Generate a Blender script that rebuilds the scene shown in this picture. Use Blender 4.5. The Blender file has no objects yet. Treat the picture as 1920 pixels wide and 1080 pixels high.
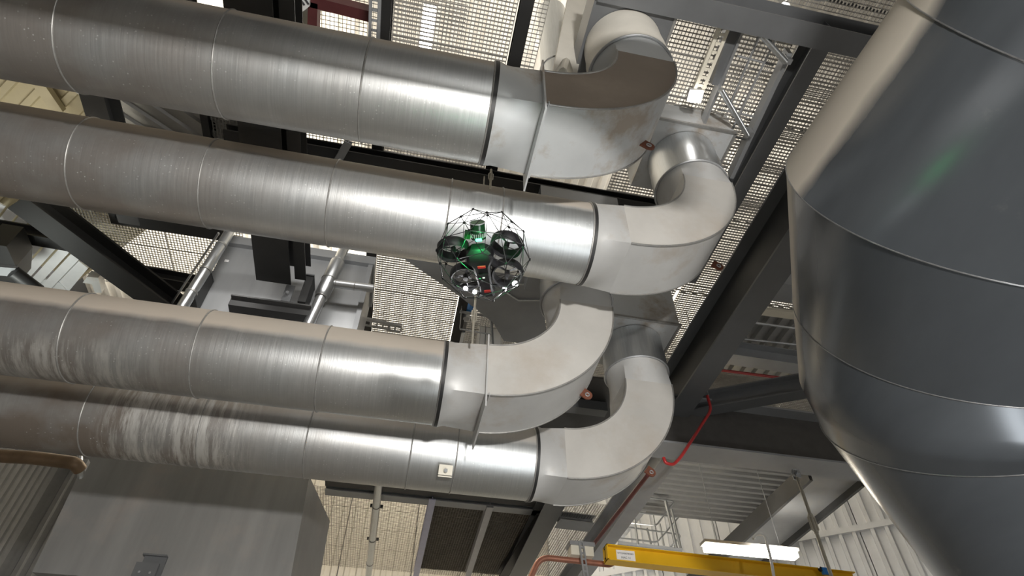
import bpy, bmesh, math, random
from mathutils import Vector, Matrix
random.seed(7)
S = bpy.context.scene
C = S.collection
PI = math.pi
# ------------------------------------------------------------------ camera (at the origin; X along the pipes, Y away, Z up)
F = 1158.808
RX = Vector((0.97984048, -0.1996927, 0.00595461))       # camera right
RY = Vector((0.14658395, 0.69835916, -0.70057665))      # camera down
RZ = Vector((0.13574158, 0.68732621, 0.71355231))       # camera forward
cam = bpy.data.cameras.new('camera'); co = bpy.data.objects.new('camera', cam); C.objects.link(co)
cam.sensor_width = 36; cam.lens = 36 * F / 1920; cam.clip_start = .05; cam.clip_end = 200
m = Matrix((RX, -RY, -RZ)).transposed().to_4x4(); co.matrix_world = m
S.camera = co
S.view_settings.view_transform = 'Standard'; S.view_settings.look = 'None'
S.view_settings.gamma = 1; S.view_settings.use_curve_mapping = False
S.view_settings.exposure = 0.0
w = bpy.data.worlds.new('hall_air'); S.world = w; w.use_nodes = True
w.node_tree.nodes['Background'].inputs[0].default_value = (.75, .8, .85, 1)
w.node_tree.nodes['Background'].inputs[1].default_value = 0.02

def area(name, loc, target, sx, sy, power, col=(1, .97, .93)):
    l = bpy.data.lights.new(name, 'AREA'); l.shape = 'RECTANGLE'; l.size = sx; l.size_y = sy; l.energy = power; l.color = col
    o = bpy.data.objects.new(name, l); C.objects.link(o); o.location = loc
    o.rotation_euler = (Vector(target) - Vector(loc)).to_track_quat('-Z', 'Y').to_euler(); return o
# work floodlight behind the camera; the rest are unseen fill lights added for brightness
area('work_floodlight', (.9, -3.6, .35), (1.0, 5, 3.6), .45, .3, 760)
area('fill_back_row', (1.5, -6.0, 3.4), (1, 4, 4), 5, .5, 110, (1, .98, .95))  # this and the next three: unseen fills giving the metal something to reflect
area('fill_low', (2.5, 1.5, -1.3), (2.2, 4, 5), 2.5, .5, 60, (.93, .97, 1))
area('fill_side', (-8.3, 3.5, 2.5), (0, 4, 4), .4, 3, 28)
area('fill_right', (9.3, 1.5, 3.2), (4, 3, 3), .4, 2.5, 70)
area('casing_fill_left', (-2.3, 4.45, 5.75), (-2.2, 5.8, 5.2), .6, .12, 11)  # this pair is added behind the second duct to brighten the casing
area('casing_fill_right', (-1.05, 4.45, 5.75), (-1.1, 5.8, 5.2), .6, .12, 11)
l_ = area('slat_fill', (-5.5, 6.9, 4.6), (-5.5, 7.3, 7), .6, .3, 16, (.95, 1, .93)); l_.data.spread = math.radians(110)  # added below the slats to brighten them
area('upper_fill_front', (1.2, 4.6, 10.3), (1.2, 4.6, 12), 5.5, 4, 95, (1, .96, .9))  # upper fills: unseen upward panels added to brighten the roof behind the mesh
area('upper_fill_left', (-3.6, 6.2, 10.3), (-3.6, 6.2, 12), 3, 3, 190, (1, .93, .82))
area('upper_fill_right', (5.6, 6.5, 10.3), (5.6, 6.5, 12), 3, 4, 80, (1, .96, .9))
area('upper_fill_far', (.6, 14.5, 9.8), (.6, 14.5, 12), 5, 4, 420, (1, .95, .87))
area('upper_fill_mid', (-.4, 11.8, 10.3), (-.4, 11.8, 12), 4, 4, 210, (1, .96, .9))
area('upper_fill_left_far', (-6.2, 10.2, 10.3), (-6.2, 10.2, 12), 4, 4, 170, (1, .95, .87))
area('upper_fill_right_far', (7.5, 11.0, 10.3), (7.5, 11, 12), 4, 3, 160, (1, .96, .9))
area('cladding_fill_left', (-5.0, 5.2, 6.0), (-5.0, 5.4, 8), 1.2, .3, 9, (1, .92, .75))  # added to brighten the cream casing

# ------------------------------------------------------------------ pixel helpers (measuring tool: a photo point on a real plane)
def ray(px, py): return RX * (px - 960) + RY * (py - 540) + RZ * F
def onZ(px, py, z): r = ray(px, py); return r * (z / r.z)
def onY(px, py, y): r = ray(px, py); return r * (y / r.y)
def onX(px, py, x): r = ray(px, py); return r * (x / r.x)

# ------------------------------------------------------------------ materials
def nn(nt, t, **k):
    n = nt.nodes.new(t)
    for a, b in k.items(): setattr(n, a, b)
    return n
def mat(name, col, rough=.5, metal=0.0, emit=None, es=0, noise=0.0, nscale=6.0, stretch=(1, 1, 1), spec=.5, bump=0, stain=None, stain_at=.6, stain_scale=2.0, stain_w=.12, rvar=0.0, stain_max=1.0):
    M = bpy.data.materials.new(name); M.use_nodes = True; nt = M.node_tree; L = nt.links
    P = nt.nodes['Principled BSDF']
    P.inputs['Roughness'].default_value = rough; P.inputs['Metallic'].default_value = metal
    P.inputs['Specular IOR Level'].default_value = spec
    c = (*col, 1); P.inputs['Base Color'].default_value = c
    if emit: P.inputs['Emission Color'].default_value = (*emit, 1); P.inputs['Emission Strength'].default_value = es
    out = None
    if noise or stain or bump or rvar:
        tc = nn(nt, 'ShaderNodeTexCoord'); mp = nn(nt, 'ShaderNodeMapping'); mp.inputs['Scale'].default_value = stretch
        L.new(tc.outputs['Object'], mp.inputs[0])
        nz = nn(nt, 'ShaderNodeTexNoise'); nz.inputs['Scale'].default_value = nscale; nz.inputs['Detail'].default_value = 6; nz.inputs['Roughness'].default_value = .6
        L.new(mp.outputs[0], nz.inputs['Vector'])
        mr = nn(nt, 'ShaderNodeMapRange'); mr.inputs['From Min'].default_value = .25; mr.inputs['From Max'].default_value = .75
        mr.inputs['To Min'].default_value = 1 - noise; mr.inputs['To Max'].default_value = 1 + noise * .6
        L.new(nz.outputs['Fac'], mr.inputs['Value'])
        mx = nn(nt, 'ShaderNodeVectorMath', operation='SCALE'); mx.inputs[0].default_value = col
        L.new(mr.outputs[0], mx.inputs['Scale']); out = mx.outputs[0]
        if stain:
            n2 = nn(nt, 'ShaderNodeTexNoise'); n2.inputs['Scale'].default_value = stain_scale; n2.inputs['Detail'].default_value = 8; n2.inputs['Roughness'].default_value = .65
            L.new(tc.outputs['Object'], n2.inputs['Vector'])
            m2 = nn(nt, 'ShaderNodeMapRange'); m2.inputs['From Min'].default_value = stain_at; m2.inputs['From Max'].default_value = stain_at + stain_w; m2.inputs['To Max'].default_value = stain_max
            L.new(n2.outputs['Fac'], m2.inputs['Value'])
            mm = nn(nt, 'ShaderNodeMix', data_type='RGBA'); mm.inputs['B'].default_value = (*stain, 1)
            L.new(m2.outputs[0], mm.inputs['Factor']); L.new(out, mm.inputs['A']); out = mm.outputs['Result']
            M['_stainfac'] = 1
            if metal > .3:
                mt = nn(nt, 'ShaderNodeMapRange'); mt.inputs['To Min'].default_value = metal; mt.inputs['To Max'].default_value = metal * .35
                L.new(m2.outputs[0], mt.inputs['Value']); L.new(mt.outputs[0], P.inputs['Metallic'])
        if rvar:
            m3 = nn(nt, 'ShaderNodeMapRange'); m3.inputs['To Min'].default_value = rough - rvar; m3.inputs['To Max'].default_value = rough + rvar
            L.new(nz.outputs['Fac'], m3.inputs['Value']); L.new(m3.outputs[0], P.inputs['Roughness'])
        if bump:
            b = nn(nt, 'ShaderNodeBump'); b.inputs['Strength'].default_value = bump; b.inputs['Distance'].default_value = .01
            L.new(nz.outputs['Fac'], b.inputs['Height']); L.new(b.outputs[0], P.inputs['Normal'])
        L.new(out, P.inputs['Base Color'])
    return M

def galvanised(name, dust, brown, rough=.42, runs=None):
    """spiral-free zinc sheet: fine circumferential streaks, white spots low down, dust lying on the crown, brown film"""
    M = bpy.data.materials.new(name); M.use_nodes = True; nt = M.node_tree; L = nt.links; P = nt.nodes['Principled BSDF']
    tc = nn(nt, 'ShaderNodeTexCoord'); sx = nn(nt, 'ShaderNodeSeparateXYZ'); L.new(tc.outputs['Object'], sx.inputs[0])
    mp = nn(nt, 'ShaderNodeMapping'); mp.inputs['Scale'].default_value = (60, 1.2, 1.2); L.new(tc.outputs['Object'], mp.inputs[0])
    n1 = nn(nt, 'ShaderNodeTexNoise'); n1.inputs['Scale'].default_value = 1.6; n1.inputs['Detail'].default_value = 5; L.new(mp.outputs[0], n1.inputs['Vector'])
    n2 = nn(nt, 'ShaderNodeTexNoise'); n2.inputs['Scale'].default_value = 1.3; n2.inputs['Detail'].default_value = 7; L.new(tc.outputs['Object'], n2.inputs['Vector'])
    base = nn(nt, 'ShaderNodeMix', data_type='RGBA'); base.inputs['A'].default_value = (.44, .46, .47, 1); base.inputs['B'].default_value = (.63, .65, .65, 1)
    L.new(n1.outputs['Fac'], base.inputs['Factor'])
    # brown film: more of it towards the far (negative X) end of the run
    r = nn(nt, 'ShaderNodeMapRange'); r.inputs['From Min'].default_value = .9; r.inputs['From Max'].default_value = -2.6; L.new(sx.outputs['X'], r.inputs['Value'])
    g = nn(nt, 'ShaderNodeMapRange'); g.inputs['From Min'].default_value = .25; g.inputs['From Max'].default_value = .56; L.new(n2.outputs['Fac'], g.inputs['Value'])
    k = nn(nt, 'ShaderNodeMath', operation='MULTIPLY'); L.new(r.outputs[0], k.inputs[0]); L.new(g.outputs[0], k.inputs[1])
    k2 = nn(nt, 'ShaderNodeMath', operation='MULTIPLY'); L.new(k.outputs[0], k2.inputs[0]); k2.inputs[1].default_value = brown
    b1 = nn(nt, 'ShaderNodeMix', data_type='RGBA'); b1.inputs['B'].default_value = (.235, .20, .17, 1)
    L.new(k2.outputs[0], b1.inputs['Factor']); L.new(base.outputs['Result'], b1.inputs['A'])
    # dust lying on the crown (local z is height above the pipe's axis)
    n3 = nn(nt, 'ShaderNodeTexNoise'); n3.inputs['Scale'].default_value = 5; L.new(tc.outputs['Object'], n3.inputs['Vector'])
    ad = nn(nt, 'ShaderNodeMath', operation='MULTIPLY_ADD'); L.new(n3.outputs['Fac'], ad.inputs[0]); ad.inputs[1].default_value = .05; L.new(sx.outputs['Z'], ad.inputs[2])
    d = nn(nt, 'ShaderNodeMapRange'); d.inputs['From Min'].default_value = .0; d.inputs['From Max'].default_value = .07; d.inputs['To Max'].default_value = dust; L.new(ad.outputs[0], d.inputs['Value'])
    b2 = nn(nt, 'ShaderNodeMix', data_type='RGBA'); b2.inputs['B'].default_value = (.46, .40, .33, 1)
    L.new(d.outputs[0], b2.inputs['Factor']); L.new(b1.outputs['Result'], b2.inputs['A'])
    # white spots on the lower flank
    v = nn(nt, 'ShaderNodeTexVoronoi'); v.inputs['Scale'].default_value = 26; L.new(tc.outputs['Object'], v.inputs['Vector'])
    vs = nn(nt, 'ShaderNodeMapRange'); vs.inputs['From Min'].default_value = .17; vs.inputs['From Max'].default_value = .10; L.new(v.outputs['Distance'], vs.inputs['Value'])
    vz = nn(nt, 'ShaderNodeMapRange'); vz.inputs['From Min'].default_value = -.02; vz.inputs['From Max'].default_value = -.18; L.new(sx.outputs['Z'], vz.inputs['Value'])
    n4 = nn(nt, 'ShaderNodeTexNoise'); n4.inputs['Scale'].default_value = 3.2; L.new(tc.outputs['Object'], n4.inputs['Vector'])
    ng = nn(nt, 'ShaderNodeMapRange'); ng.inputs['From Min'].default_value = .42; ng.inputs['From Max'].default_value = .62; L.new(n4.outputs['Fac'], ng.inputs['Value'])
    a1 = nn(nt, 'ShaderNodeMath', operation='MULTIPLY'); L.new(vs.outputs[0], a1.inputs[0]); L.new(vz.outputs[0], a1.inputs[1])
    a2 = nn(nt, 'ShaderNodeMath', operation='MULTIPLY'); L.new(a1.outputs[0], a2.inputs[0]); L.new(ng.outputs[0], a2.inputs[1])
    a3 = nn(nt, 'ShaderNodeMath', operation='MULTIPLY'); L.new(a2.outputs[0], a3.inputs[0]); a3.inputs[1].default_value = .55
    b3 = nn(nt, 'ShaderNodeMix', data_type='RGBA'); b3.inputs['B'].default_value = (.85, .86, .85, 1)
    L.new(a3.outputs[0], b3.inputs['Factor']); L.new(b2.outputs['Result'], b3.inputs['A']); L.new(b3.outputs['Result'], P.inputs['Base Color'])
    if runs:   # lime runs and crusts between two stations along the duct
        x0, x1, zlo, zhi, amt = runs
        w1 = nn(nt, 'ShaderNodeMapRange'); w1.inputs['From Min'].default_value = x0; w1.inputs['From Max'].default_value = x0 + .25; L.new(sx.outputs['X'], w1.inputs['Value'])
        w2 = nn(nt, 'ShaderNodeMapRange'); w2.inputs['From Min'].default_value = x1; w2.inputs['From Max'].default_value = x1 - .5; L.new(sx.outputs['X'], w2.inputs['Value'])
        w3 = nn(nt, 'ShaderNodeMapRange'); w3.inputs['From Min'].default_value = zhi; w3.inputs['From Max'].default_value = zhi - .1; L.new(sx.outputs['Z'], w3.inputs['Value'])
        mq = nn(nt, 'ShaderNodeMapping'); mq.inputs['Scale'].default_value = (9, 1.1, 1.1); L.new(tc.outputs['Object'], mq.inputs[0])
        n6 = nn(nt, 'ShaderNodeTexNoise'); n6.inputs['Scale'].default_value = 1.7; n6.inputs['Detail'].default_value = 7; n6.inputs['Roughness'].default_value = .7; L.new(mq.outputs[0], n6.inputs['Vector'])
        w4 = nn(nt, 'ShaderNodeMapRange'); w4.inputs['From Min'].default_value = .44; w4.inputs['From Max'].default_value = .6; w4.inputs['To Max'].default_value = amt; L.new(n6.outputs['Fac'], w4.inputs['Value'])
        cur = w4.outputs[0]
        for q_ in (w1, w2, w3):
            mu = nn(nt, 'ShaderNodeMath', operation='MULTIPLY'); L.new(cur, mu.inputs[0]); L.new(q_.outputs[0], mu.inputs[1]); cur = mu.outputs[0]
        b4 = nn(nt, 'ShaderNodeMix', data_type='RGBA'); b4.inputs['B'].default_value = (.66, .65, .62, 1)
        L.new(cur, b4.inputs['Factor']); L.new(b3.outputs['Result'], b4.inputs['A']); L.new(b4.outputs['Result'], P.inputs['Base Color'])
    # metallic falls where dust lies
    mm = nn(nt, 'ShaderNodeMath', operation='MULTIPLY_ADD'); L.new(d.outputs[0], mm.inputs[0]); mm.inputs[1].default_value = -.8; mm.inputs[2].default_value = .92
    m4 = nn(nt, 'ShaderNodeMath', operation='SUBTRACT'); L.new(mm.outputs[0], m4.inputs[0]); m5 = nn(nt, 'ShaderNodeMath', operation='MULTIPLY'); L.new(k2.outputs[0], m5.inputs[0]); m5.inputs[1].default_value = .3
    L.new(m5.outputs[0], m4.inputs[1]); L.new(m4.outputs[0], P.inputs['Metallic'])
    rr = nn(nt, 'ShaderNodeMapRange'); rr.inputs['To Min'].default_value = rough - .06; rr.inputs['To Max'].default_value = rough + .08; L.new(n1.outputs['Fac'], rr.inputs['Value'])
    r2 = nn(nt, 'ShaderNodeMath', operation='MULTIPLY_ADD'); L.new(d.outputs[0], r2.inputs[0]); r2.inputs[1].default_value = .35; L.new(rr.outputs[0], r2.inputs[2]); L.new(r2.outputs[0], P.inputs['Roughness'])
    bp = nn(nt, 'ShaderNodeBump'); bp.inputs['Strength'].default_value = .12; bp.inputs['Distance'].default_value = .004; L.new(n1.outputs['Fac'], bp.inputs['Height']); L.new(bp.outputs[0], P.inputs['Normal'])
    return M

GALV = galvanised('galvanised_sheet', .85, .75)
GALV_CRUST = galvanised('galvanised_sheet_crusted_below', .85, .8, .38, (-6.5, -2.0, -.4, -.22, .75))
GALV_DUSTY = galvanised('galvanised_sheet_dusty', .6, 1.0, .40, (-2.95, -1.3, -.4, .2, .9))
ZINC = mat('plain_zinc', (.62, .64, .65), .32, .9, noise=.12, nscale=3, stretch=(14, 14, 1), rvar=.06)
ZINC_DULL = mat('dull_zinc', (.42, .43, .44), .45, .7, noise=.2, nscale=5)
SEAM = mat('seam_bead', (.36, .355, .34), .5, .7, noise=.2, nscale=20)
ELBOW = mat('weathered_elbow_sheet', (.50, .50, .49), .5, .25, noise=.12, nscale=2.2, stain=(.36, .29, .22), stain_at=.53, stain_scale=1.5, stain_w=.18, stain_max=.65)
ELBOW_RUST = mat('rust_streaked_elbow_sheet', (.54, .555, .56), .46, .3, noise=.10, nscale=2.2, stain=(.32, .25, .18), stain_at=.55, stain_scale=1.1, stain_w=.10, stain_max=.75)
CHEEK = mat('warm_elbow_cheek', (.49, .475, .445), .55, .12, noise=.12, nscale=2, stain=(.36, .29, .22), stain_at=.52, stain_scale=1.2, stain_w=.25, stain_max=.55)
CHEEK_BR = mat('brown_elbow_cheek', (.24, .195, .155), .55, .1, noise=.15, nscale=2, stain=(.36, .30, .24), stain_at=.56, stain_scale=1.2, stain_w=.2, stain_max=.5)
PALE = mat('pale_painted_sheet', (.66, .63, .56), .45, .1, noise=.06)
RUSTY = mat('rusty_lug', (.16, .055, .03), .7, .2, noise=.4, nscale=30)
STEEL = mat('grey_painted_steel', (.135, .14, .145), .38, .15, noise=.12, nscale=2.5, rvar=.08)
STEEL_L = mat('light_grey_painted_steel', (.30, .31, .32), .40, .2, noise=.12, nscale=2.5)
STEEL_D = mat('dark_painted_steel', (.045, .045, .045), .45, .1, noise=.2, nscale=3)
BLACK = mat('black_painted_steel', (.016, .016, .016), .5, 0)
VESSEL = mat('glossy_dark_grey_duct_paint', (.066, .073, .081), .24, .32, noise=.22, nscale=1.2, stretch=(.6, .6, 2.5), stain=(.30, .285, .26), stain_at=.67, stain_scale=1.1, stain_w=.14, stain_max=.3, rvar=.06, spec=.6)
def settle_dust(M, col, lo=0.0, hi=.07, amt=.9):
    """pale dust lying on every face that looks upward, however slightly"""
    nt = M.node_tree; L = nt.links; P = nt.nodes['Principled BSDF']
    ge = nn(nt, 'ShaderNodeNewGeometry'); se = nn(nt, 'ShaderNodeSeparateXYZ'); L.new(ge.outputs['Normal'], se.inputs[0])
    tc = nn(nt, 'ShaderNodeTexCoord'); nz = nn(nt, 'ShaderNodeTexNoise'); nz.inputs['Scale'].default_value = 3; nz.inputs['Detail'].default_value = 5; L.new(tc.outputs['Object'], nz.inputs['Vector'])
    a = nn(nt, 'ShaderNodeMath', operation='MULTIPLY_ADD'); L.new(nz.outputs['Fac'], a.inputs[0]); a.inputs[1].default_value = .08; L.new(se.outputs['Z'], a.inputs[2])
    r = nn(nt, 'ShaderNodeMapRange'); r.inputs['From Min'].default_value = lo; r.inputs['From Max'].default_value = hi; r.inputs['To Max'].default_value = amt; L.new(a.outputs[0], r.inputs['Value'])
    old = P.inputs['Base Color'].links[0].from_socket; mx = nn(nt, 'ShaderNodeMix', data_type='RGBA'); mx.inputs['B'].default_value = (*col, 1)
    L.new(r.outputs[0], mx.inputs['Factor']); L.new(old, mx.inputs['A']); L.new(mx.outputs['Result'], P.inputs['Base Color'])
    for nm, v in (('Metallic', 0.0), ('Roughness', .8)):
        s_ = P.inputs[nm]; m2 = nn(nt, 'ShaderNodeMix', data_type='FLOAT'); m2.inputs['B'].default_value = v; L.new(r.outputs[0], m2.inputs['Factor'])
        if s_.links: L.new(s_.links[0].from_socket, m2.inputs['A'])
        else: m2.inputs['A'].default_value = s_.default_value
        L.new(m2.outputs['Result'], s_)
settle_dust(VESSEL, (.50, .45, .38), .03, .13)
WELD = mat('weld_bead', (.22, .22, .22), .35, .8, noise=.3, nscale=30)
CASING = mat('grey_casing_paint', (.36, .37, .38), .36, .35, noise=.16, nscale=1.4, stretch=(2.5, 1, .4), rvar=.08)
HOPPER = mat('brushed_grey_hopper', (.30, .30, .295), .42, .45, noise=.2, nscale=1.3, stretch=(3, 1, .35), stain=(.40, .33, .28), stain_at=.52, stain_scale=1.1, stain_w=.2, stain_max=.5)
GRATE = mat('galvanised_grating', (.36, .35, .33), .45, .45, noise=.25, nscale=8)
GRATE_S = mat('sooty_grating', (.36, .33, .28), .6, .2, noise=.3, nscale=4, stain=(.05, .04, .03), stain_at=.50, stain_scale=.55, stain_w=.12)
ROOF = mat('cream_roof_sheet', (.74, .70, .62), .6, 0, noise=.06)
DECK = mat('grey_deck_sheet', (.40, .40, .39), .5, .3, noise=.1)
CLAD = mat('white_cladding', (.78, .79, .80), .5, .05, noise=.05)
CLAD_D = mat('grey_cladding', (.22, .22, .22), .5, .2, noise=.1)
CREAM = mat('cream_casing_paint', (.60, .54, .38), .5, 0, noise=.1, nscale=3)
FLOOR = mat('grey_concrete', (.32, .31, .29), .7, 0, noise=.15, nscale=2)
WALLM = mat('grey_hall_wall', (.30, .30, .30), .7, 0, noise=.1)
TUBE = mat('lit_tube', (1, 1, 1), .5, 0, emit=(1, .97, .93), es=14)
TUBE_W = mat('warm_lit_tube', (1, 1, 1), .5, 0, emit=(1, .90, .70), es=11)
HOUSE = mat('lamp_housing', (.45, .44, .42), .5, 0, noise=.1)
RED = mat('red_pipe_paint', (.42, .03, .03), .35, .1, noise=.15, nscale=12)
RED_D = mat('dull_red_pipe_paint', (.12, .03, .028), .45, .1, noise=.2, nscale=12)
REDBR = mat('red_brown_steel', (.10, .025, .028), .5, .1, noise=.2)
COPPER = mat('copper_tube', (.42, .19, .13), .35, .6, noise=.2, nscale=10)
YELLOW = mat('yellow_crane_paint', (.80, .47, .012), .4, .05, noise=.06, nscale=4)
LABEL = mat('white_plate', (.85, .85, .85), .5)
INK = mat('dark_ink', (.05, .05, .06), .6)
BLUE = mat('blue_paint', (.03, .22, .62), .4, .1, noise=.15, nscale=10)
WHITE = mat('white_paint', (.78, .78, .77), .4, .05, noise=.05)
BRASS = mat('yellowed_zinc_rod', (.46, .43, .36), .4, .6, noise=.25, nscale=12)
CREAMP = mat('cream_plastic', (.70, .66, .55), .5, 0, noise=.05)
CARBON = mat('black_carbon', (.007, .007, .008), .4, 0, noise=.2, nscale=20)
PLASTIC = mat('black_plastic', (.008, .008, .009), .5, 0, spec=.2, noise=.15, nscale=20)
DRED = mat('red_strap', (.36, .02, .016), .5, 0, noise=.1, nscale=20)
GREENL = mat('green_lamp', (.1, .9, .3), .4, 0, emit=(.05, 1, .25), es=9)
LIDARG = mat('green_tinted_glass', (.006, .035, .012), .2, .1)
LAMPW = mat('white_lamp', (1, 1, 1), .4, 0, emit=(1, 1, 1), es=60)
PROP = mat('grey_propeller', (.06, .06, .065), .4, 0)
BLUEGR = mat('blue_grey_steel', (.52, .53, .70), .4, .15, noise=.1)

# ------------------------------------------------------------------ mesh helpers
class MB:
    def __init__(s): s.b = bmesh.new()
    def box(s, c, d, rot=None):
        r = bmesh.ops.create_cube(s.b, size=1); M = Matrix.Translation(Vector(c)) @ (rot.to_4x4() if rot else Matrix()) @ Matrix.Diagonal((*d, 1))
        bmesh.ops.transform(s.b, matrix=M, verts=r['verts']); return s
    def box2(s, a, b): a = Vector(a); b = Vector(b); return s.box((a + b) / 2, [abs(x) for x in (b - a)])
    def cyl(s, p, q, r, r2=None, n=16, caps=True):
        p = Vector(p); q = Vector(q); d = q - p
        R_ = bmesh.ops.create_cone(s.b, cap_ends=caps, segments=n, radius1=r, radius2=r if r2 is None else r2, depth=d.length)
        bmesh.ops.transform(s.b, matrix=Matrix.Translation((p + q) / 2) @ d.to_track_quat('Z', 'Y').to_matrix().to_4x4(), verts=R_['verts']); return s
    def tube(s, pts, r, n=10, closed=False):
        pts = [Vector(p) for p in pts]; N = len(pts); rings = []
        up = Vector((0.13, .31, .94)); prev = None
        for i, p in enumerate(pts):
            a = pts[(i - 1) % N] if (i > 0 or closed) else p; b = pts[(i + 1) % N] if (i < N - 1 or closed) else p
            t = (b - a).normalized()
            if prev is None: u = t.cross(up).normalized()
            else: u = (prev - t * prev.dot(t)).normalized()
            prev = u; v = t.cross(u)
            rr = r[i] if isinstance(r, (list, tuple)) else r
            rings.append([s.b.verts.new(p + u * rr * math.cos(2 * PI * k / n) + v * rr * math.sin(2 * PI * k / n)) for k in range(n)])
        for i in range(N if closed else N - 1):
            A = rings[i]; B = rings[(i + 1) % N]
            for k in range(n): s.b.faces.new((A[k], A[(k + 1) % n], B[(k + 1) % n], B[k]))
        if not closed: s.b.faces.new(rings[0][::-1]); s.b.faces.new(rings[-1])
        return s
    def loft(s, rings, caps=True, closed_ring=True):
        V = [[s.b.verts.new(p) for p in r] for r in rings]; n = len(V[0])
        for i in range(len(V) - 1):
            for k in range(n if closed_ring else n - 1): s.b.faces.new((V[i][k], V[i][(k + 1) % n], V[i + 1][(k + 1) % n], V[i + 1][k]))
        if caps and closed_ring: s.b.faces.new(V[0][::-1]); s.b.faces.new(V[-1])
        return s
    def prism(s, poly, off):
        off = Vector(off); return s.loft([[Vector(p) for p in poly], [Vector(p) + off for p in poly]])
    def torus(s, c, axis, R, r, n=40, k=8, a0=0, a1=2 * PI):
        ax = Vector(axis).normalized(); u = ax.orthogonal().normalized(); v = ax.cross(u); c = Vector(c)
        if a1 - a0 >= 2 * PI - 1e-6: return s.tube([c + (u * math.cos(t) + v * math.sin(t)) * R for t in [2 * PI * i / n for i in range(n)]], r, k, True)
        return s.tube([c + (u * math.cos(t) + v * math.sin(t)) * R for t in [a0 + (a1 - a0) * i / n for i in range(n + 1)]], r, k)
    def build(s, name, material, parent=None, loc=None, smooth=35, **tags):
        me = bpy.data.meshes.new(name); b = s.b
        bmesh.ops.recalc_face_normals(b, faces=b.faces)
        base = Vector(parent['_base']) if parent is not None and '_base' in parent else (Vector(loc) if loc is not None else Vector((0, 0, 0)))
        for v in b.verts: v.co -= base
        if smooth:
            for f in b.faces: f.smooth = True
            lim = math.radians(smooth)
            for e in b.edges:
                if len(e.link_faces) == 2: e.smooth = e.calc_face_angle(0) < lim
        b.to_mesh(me); b.free(); me.materials.append(material)
        o = bpy.data.objects.new(name, me); C.objects.link(o)
        if parent is not None:
            o.parent = parent
            if '_base' in parent: pass
        else: o.location = base
        o['_base'] = tuple(base)
        for k_, v_ in tags.items(): o[k_] = v_
        return o
def thing(name, label, cat, loc=(0, 0, 0), group=None):
    o = bpy.data.objects.new(name, None); C.objects.link(o); o.location = loc; o['_base'] = tuple(loc); o.empty_display_size = .1
    o['label'] = label; o['category'] = cat
    if group: o['group'] = group
    return o
def sub(o):  # children of a part use the part's own base, which equals its parent's
    return o
def copy_tree(o, parent=None):
    c = o.copy(); C.objects.link(c); c.parent = parent
    for ch in list(o.children): copy_tree(ch, c)
    return c
def V3(*a): return Vector(a)

# ------------------------------------------------------------------ the setting
def struct(o): o['kind'] = 'structure'; return o
struct(MB().box2((-9.2, -8, -1.75), (16, 18, -1.6)).build('floor', FLOOR))
struct(MB().box2((-9.4, -8, -1.6), (-9.2, 18, 11.6)).build('wall_left', WALLM))
struct(MB().box2((-9.2, -8.2, -1.6), (16, -8, 11.6)).build('wall_back', WALLM))
struct(MB().box2((16, -8, -1.6), (16.2, 9, 11.6)).build('wall_side', WALLM))
wl = S.objects['wall_left']
def ribs(mb, o, u, v, n, W, H, pitch, depth, top=.35, slope=.12):
    """trapezoid sheet: profile along u, extruded along v, ribs raised towards n"""
    o = Vector(o); u = Vector(u).normalized(); v = Vector(v).normalized(); n = Vector(n).normalized(); t = .004
    prof = []; x = 0
    while x < W - 1e-6:
        for a, h in ((0, 0), (1 - top - 2 * slope, 0), (1 - top - slope, 1), (1 - slope, 1)):
            if x + a * pitch <= W: prof.append((x + a * pitch, h * depth))
        x += pitch
    prof.append((W, 0))
    top_ = [o + u * a + n * h for a, h in prof]; back = [p - n * t for p in reversed(top_)]
    return mb.loft([top_ + back, [p + v * H for p in top_ + back]])
for k in range(5):
    mb = MB(); ribs(mb, (-9.2, 17.4 - 2.2 * k, -1.6), (0, -1, 0), (0, 0, 1), (1, 0, 0), 2.15, 12.6, .3, .07); mb.build('cladding_panel', CLAD_D, wl, smooth=0)
# roof sheets
roof = struct(MB().box2((-9.2, -8, 11.45), (16, 18, 11.6)).build('ceiling', WALLM))
i = 0
y = -2.0
while y < 17:
    mb = MB(); ribs(mb, (-8.5, y, 11.2), (1, 0, 0), (0, 1, 0), (0, 0, -1), 24, 2.35, .3, .07); mb.build('roof_sheet', ROOF, roof, smooth=0); y += 2.4
# front wall: grey ribbed sheets, the cream ones coloured paler to look lit; right-hand wall: white ribbed sheets, at an angle
wf = struct(MB().box2((-9.2, 17.65, -1.6), (4.8, 17.8, 11.4)).build('wall_front', CLAD_D))
for k in range(7):
    mb = MB(); ribs(mb, (-9.0 + 1.95 * k, 17.6, -1.6), (1, 0, 0), (0, 0, 1), (0, -1, 0), 1.92, 12.6, .32, .06); mb.build('cladding_panel', CLAD_D if k < 3 else ROOF, wf, smooth=0)
wd = V3(.783, -.621, 0).normalized(); wn = V3(-wd.y, wd.x, 0) * -1   # faces the hall
wn = V3(-.621, -.783, 0).normalized(); w0 = V3(4.5, 17.4, 0)
wr = struct(MB().prism([w0 - wn * .2 + V3(0, 0, -1.6), w0 - wn * .2 + wd * 14.6 + V3(0, 0, -1.6), w0 - wn * .35 + wd * 14.6 + V3(0, 0, -1.6), w0 - wn * .35 + V3(0, 0, -1.6)], (0, 0, 13)).build('wall_right', CLAD))
for k in range(9):
    for z0, H in ((-1.6, 8.0), (6.55, 4.6)):
        mb = MB(); ribs(mb, w0 + wd * (.1 + 1.6 * k) + V3(0, 0, z0), wd, (0, 0, 1), wn, 1.58, H, .3, .10, .26, .03); mb.build('cladding_panel', CLAD, wr, smooth=0)
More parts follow.
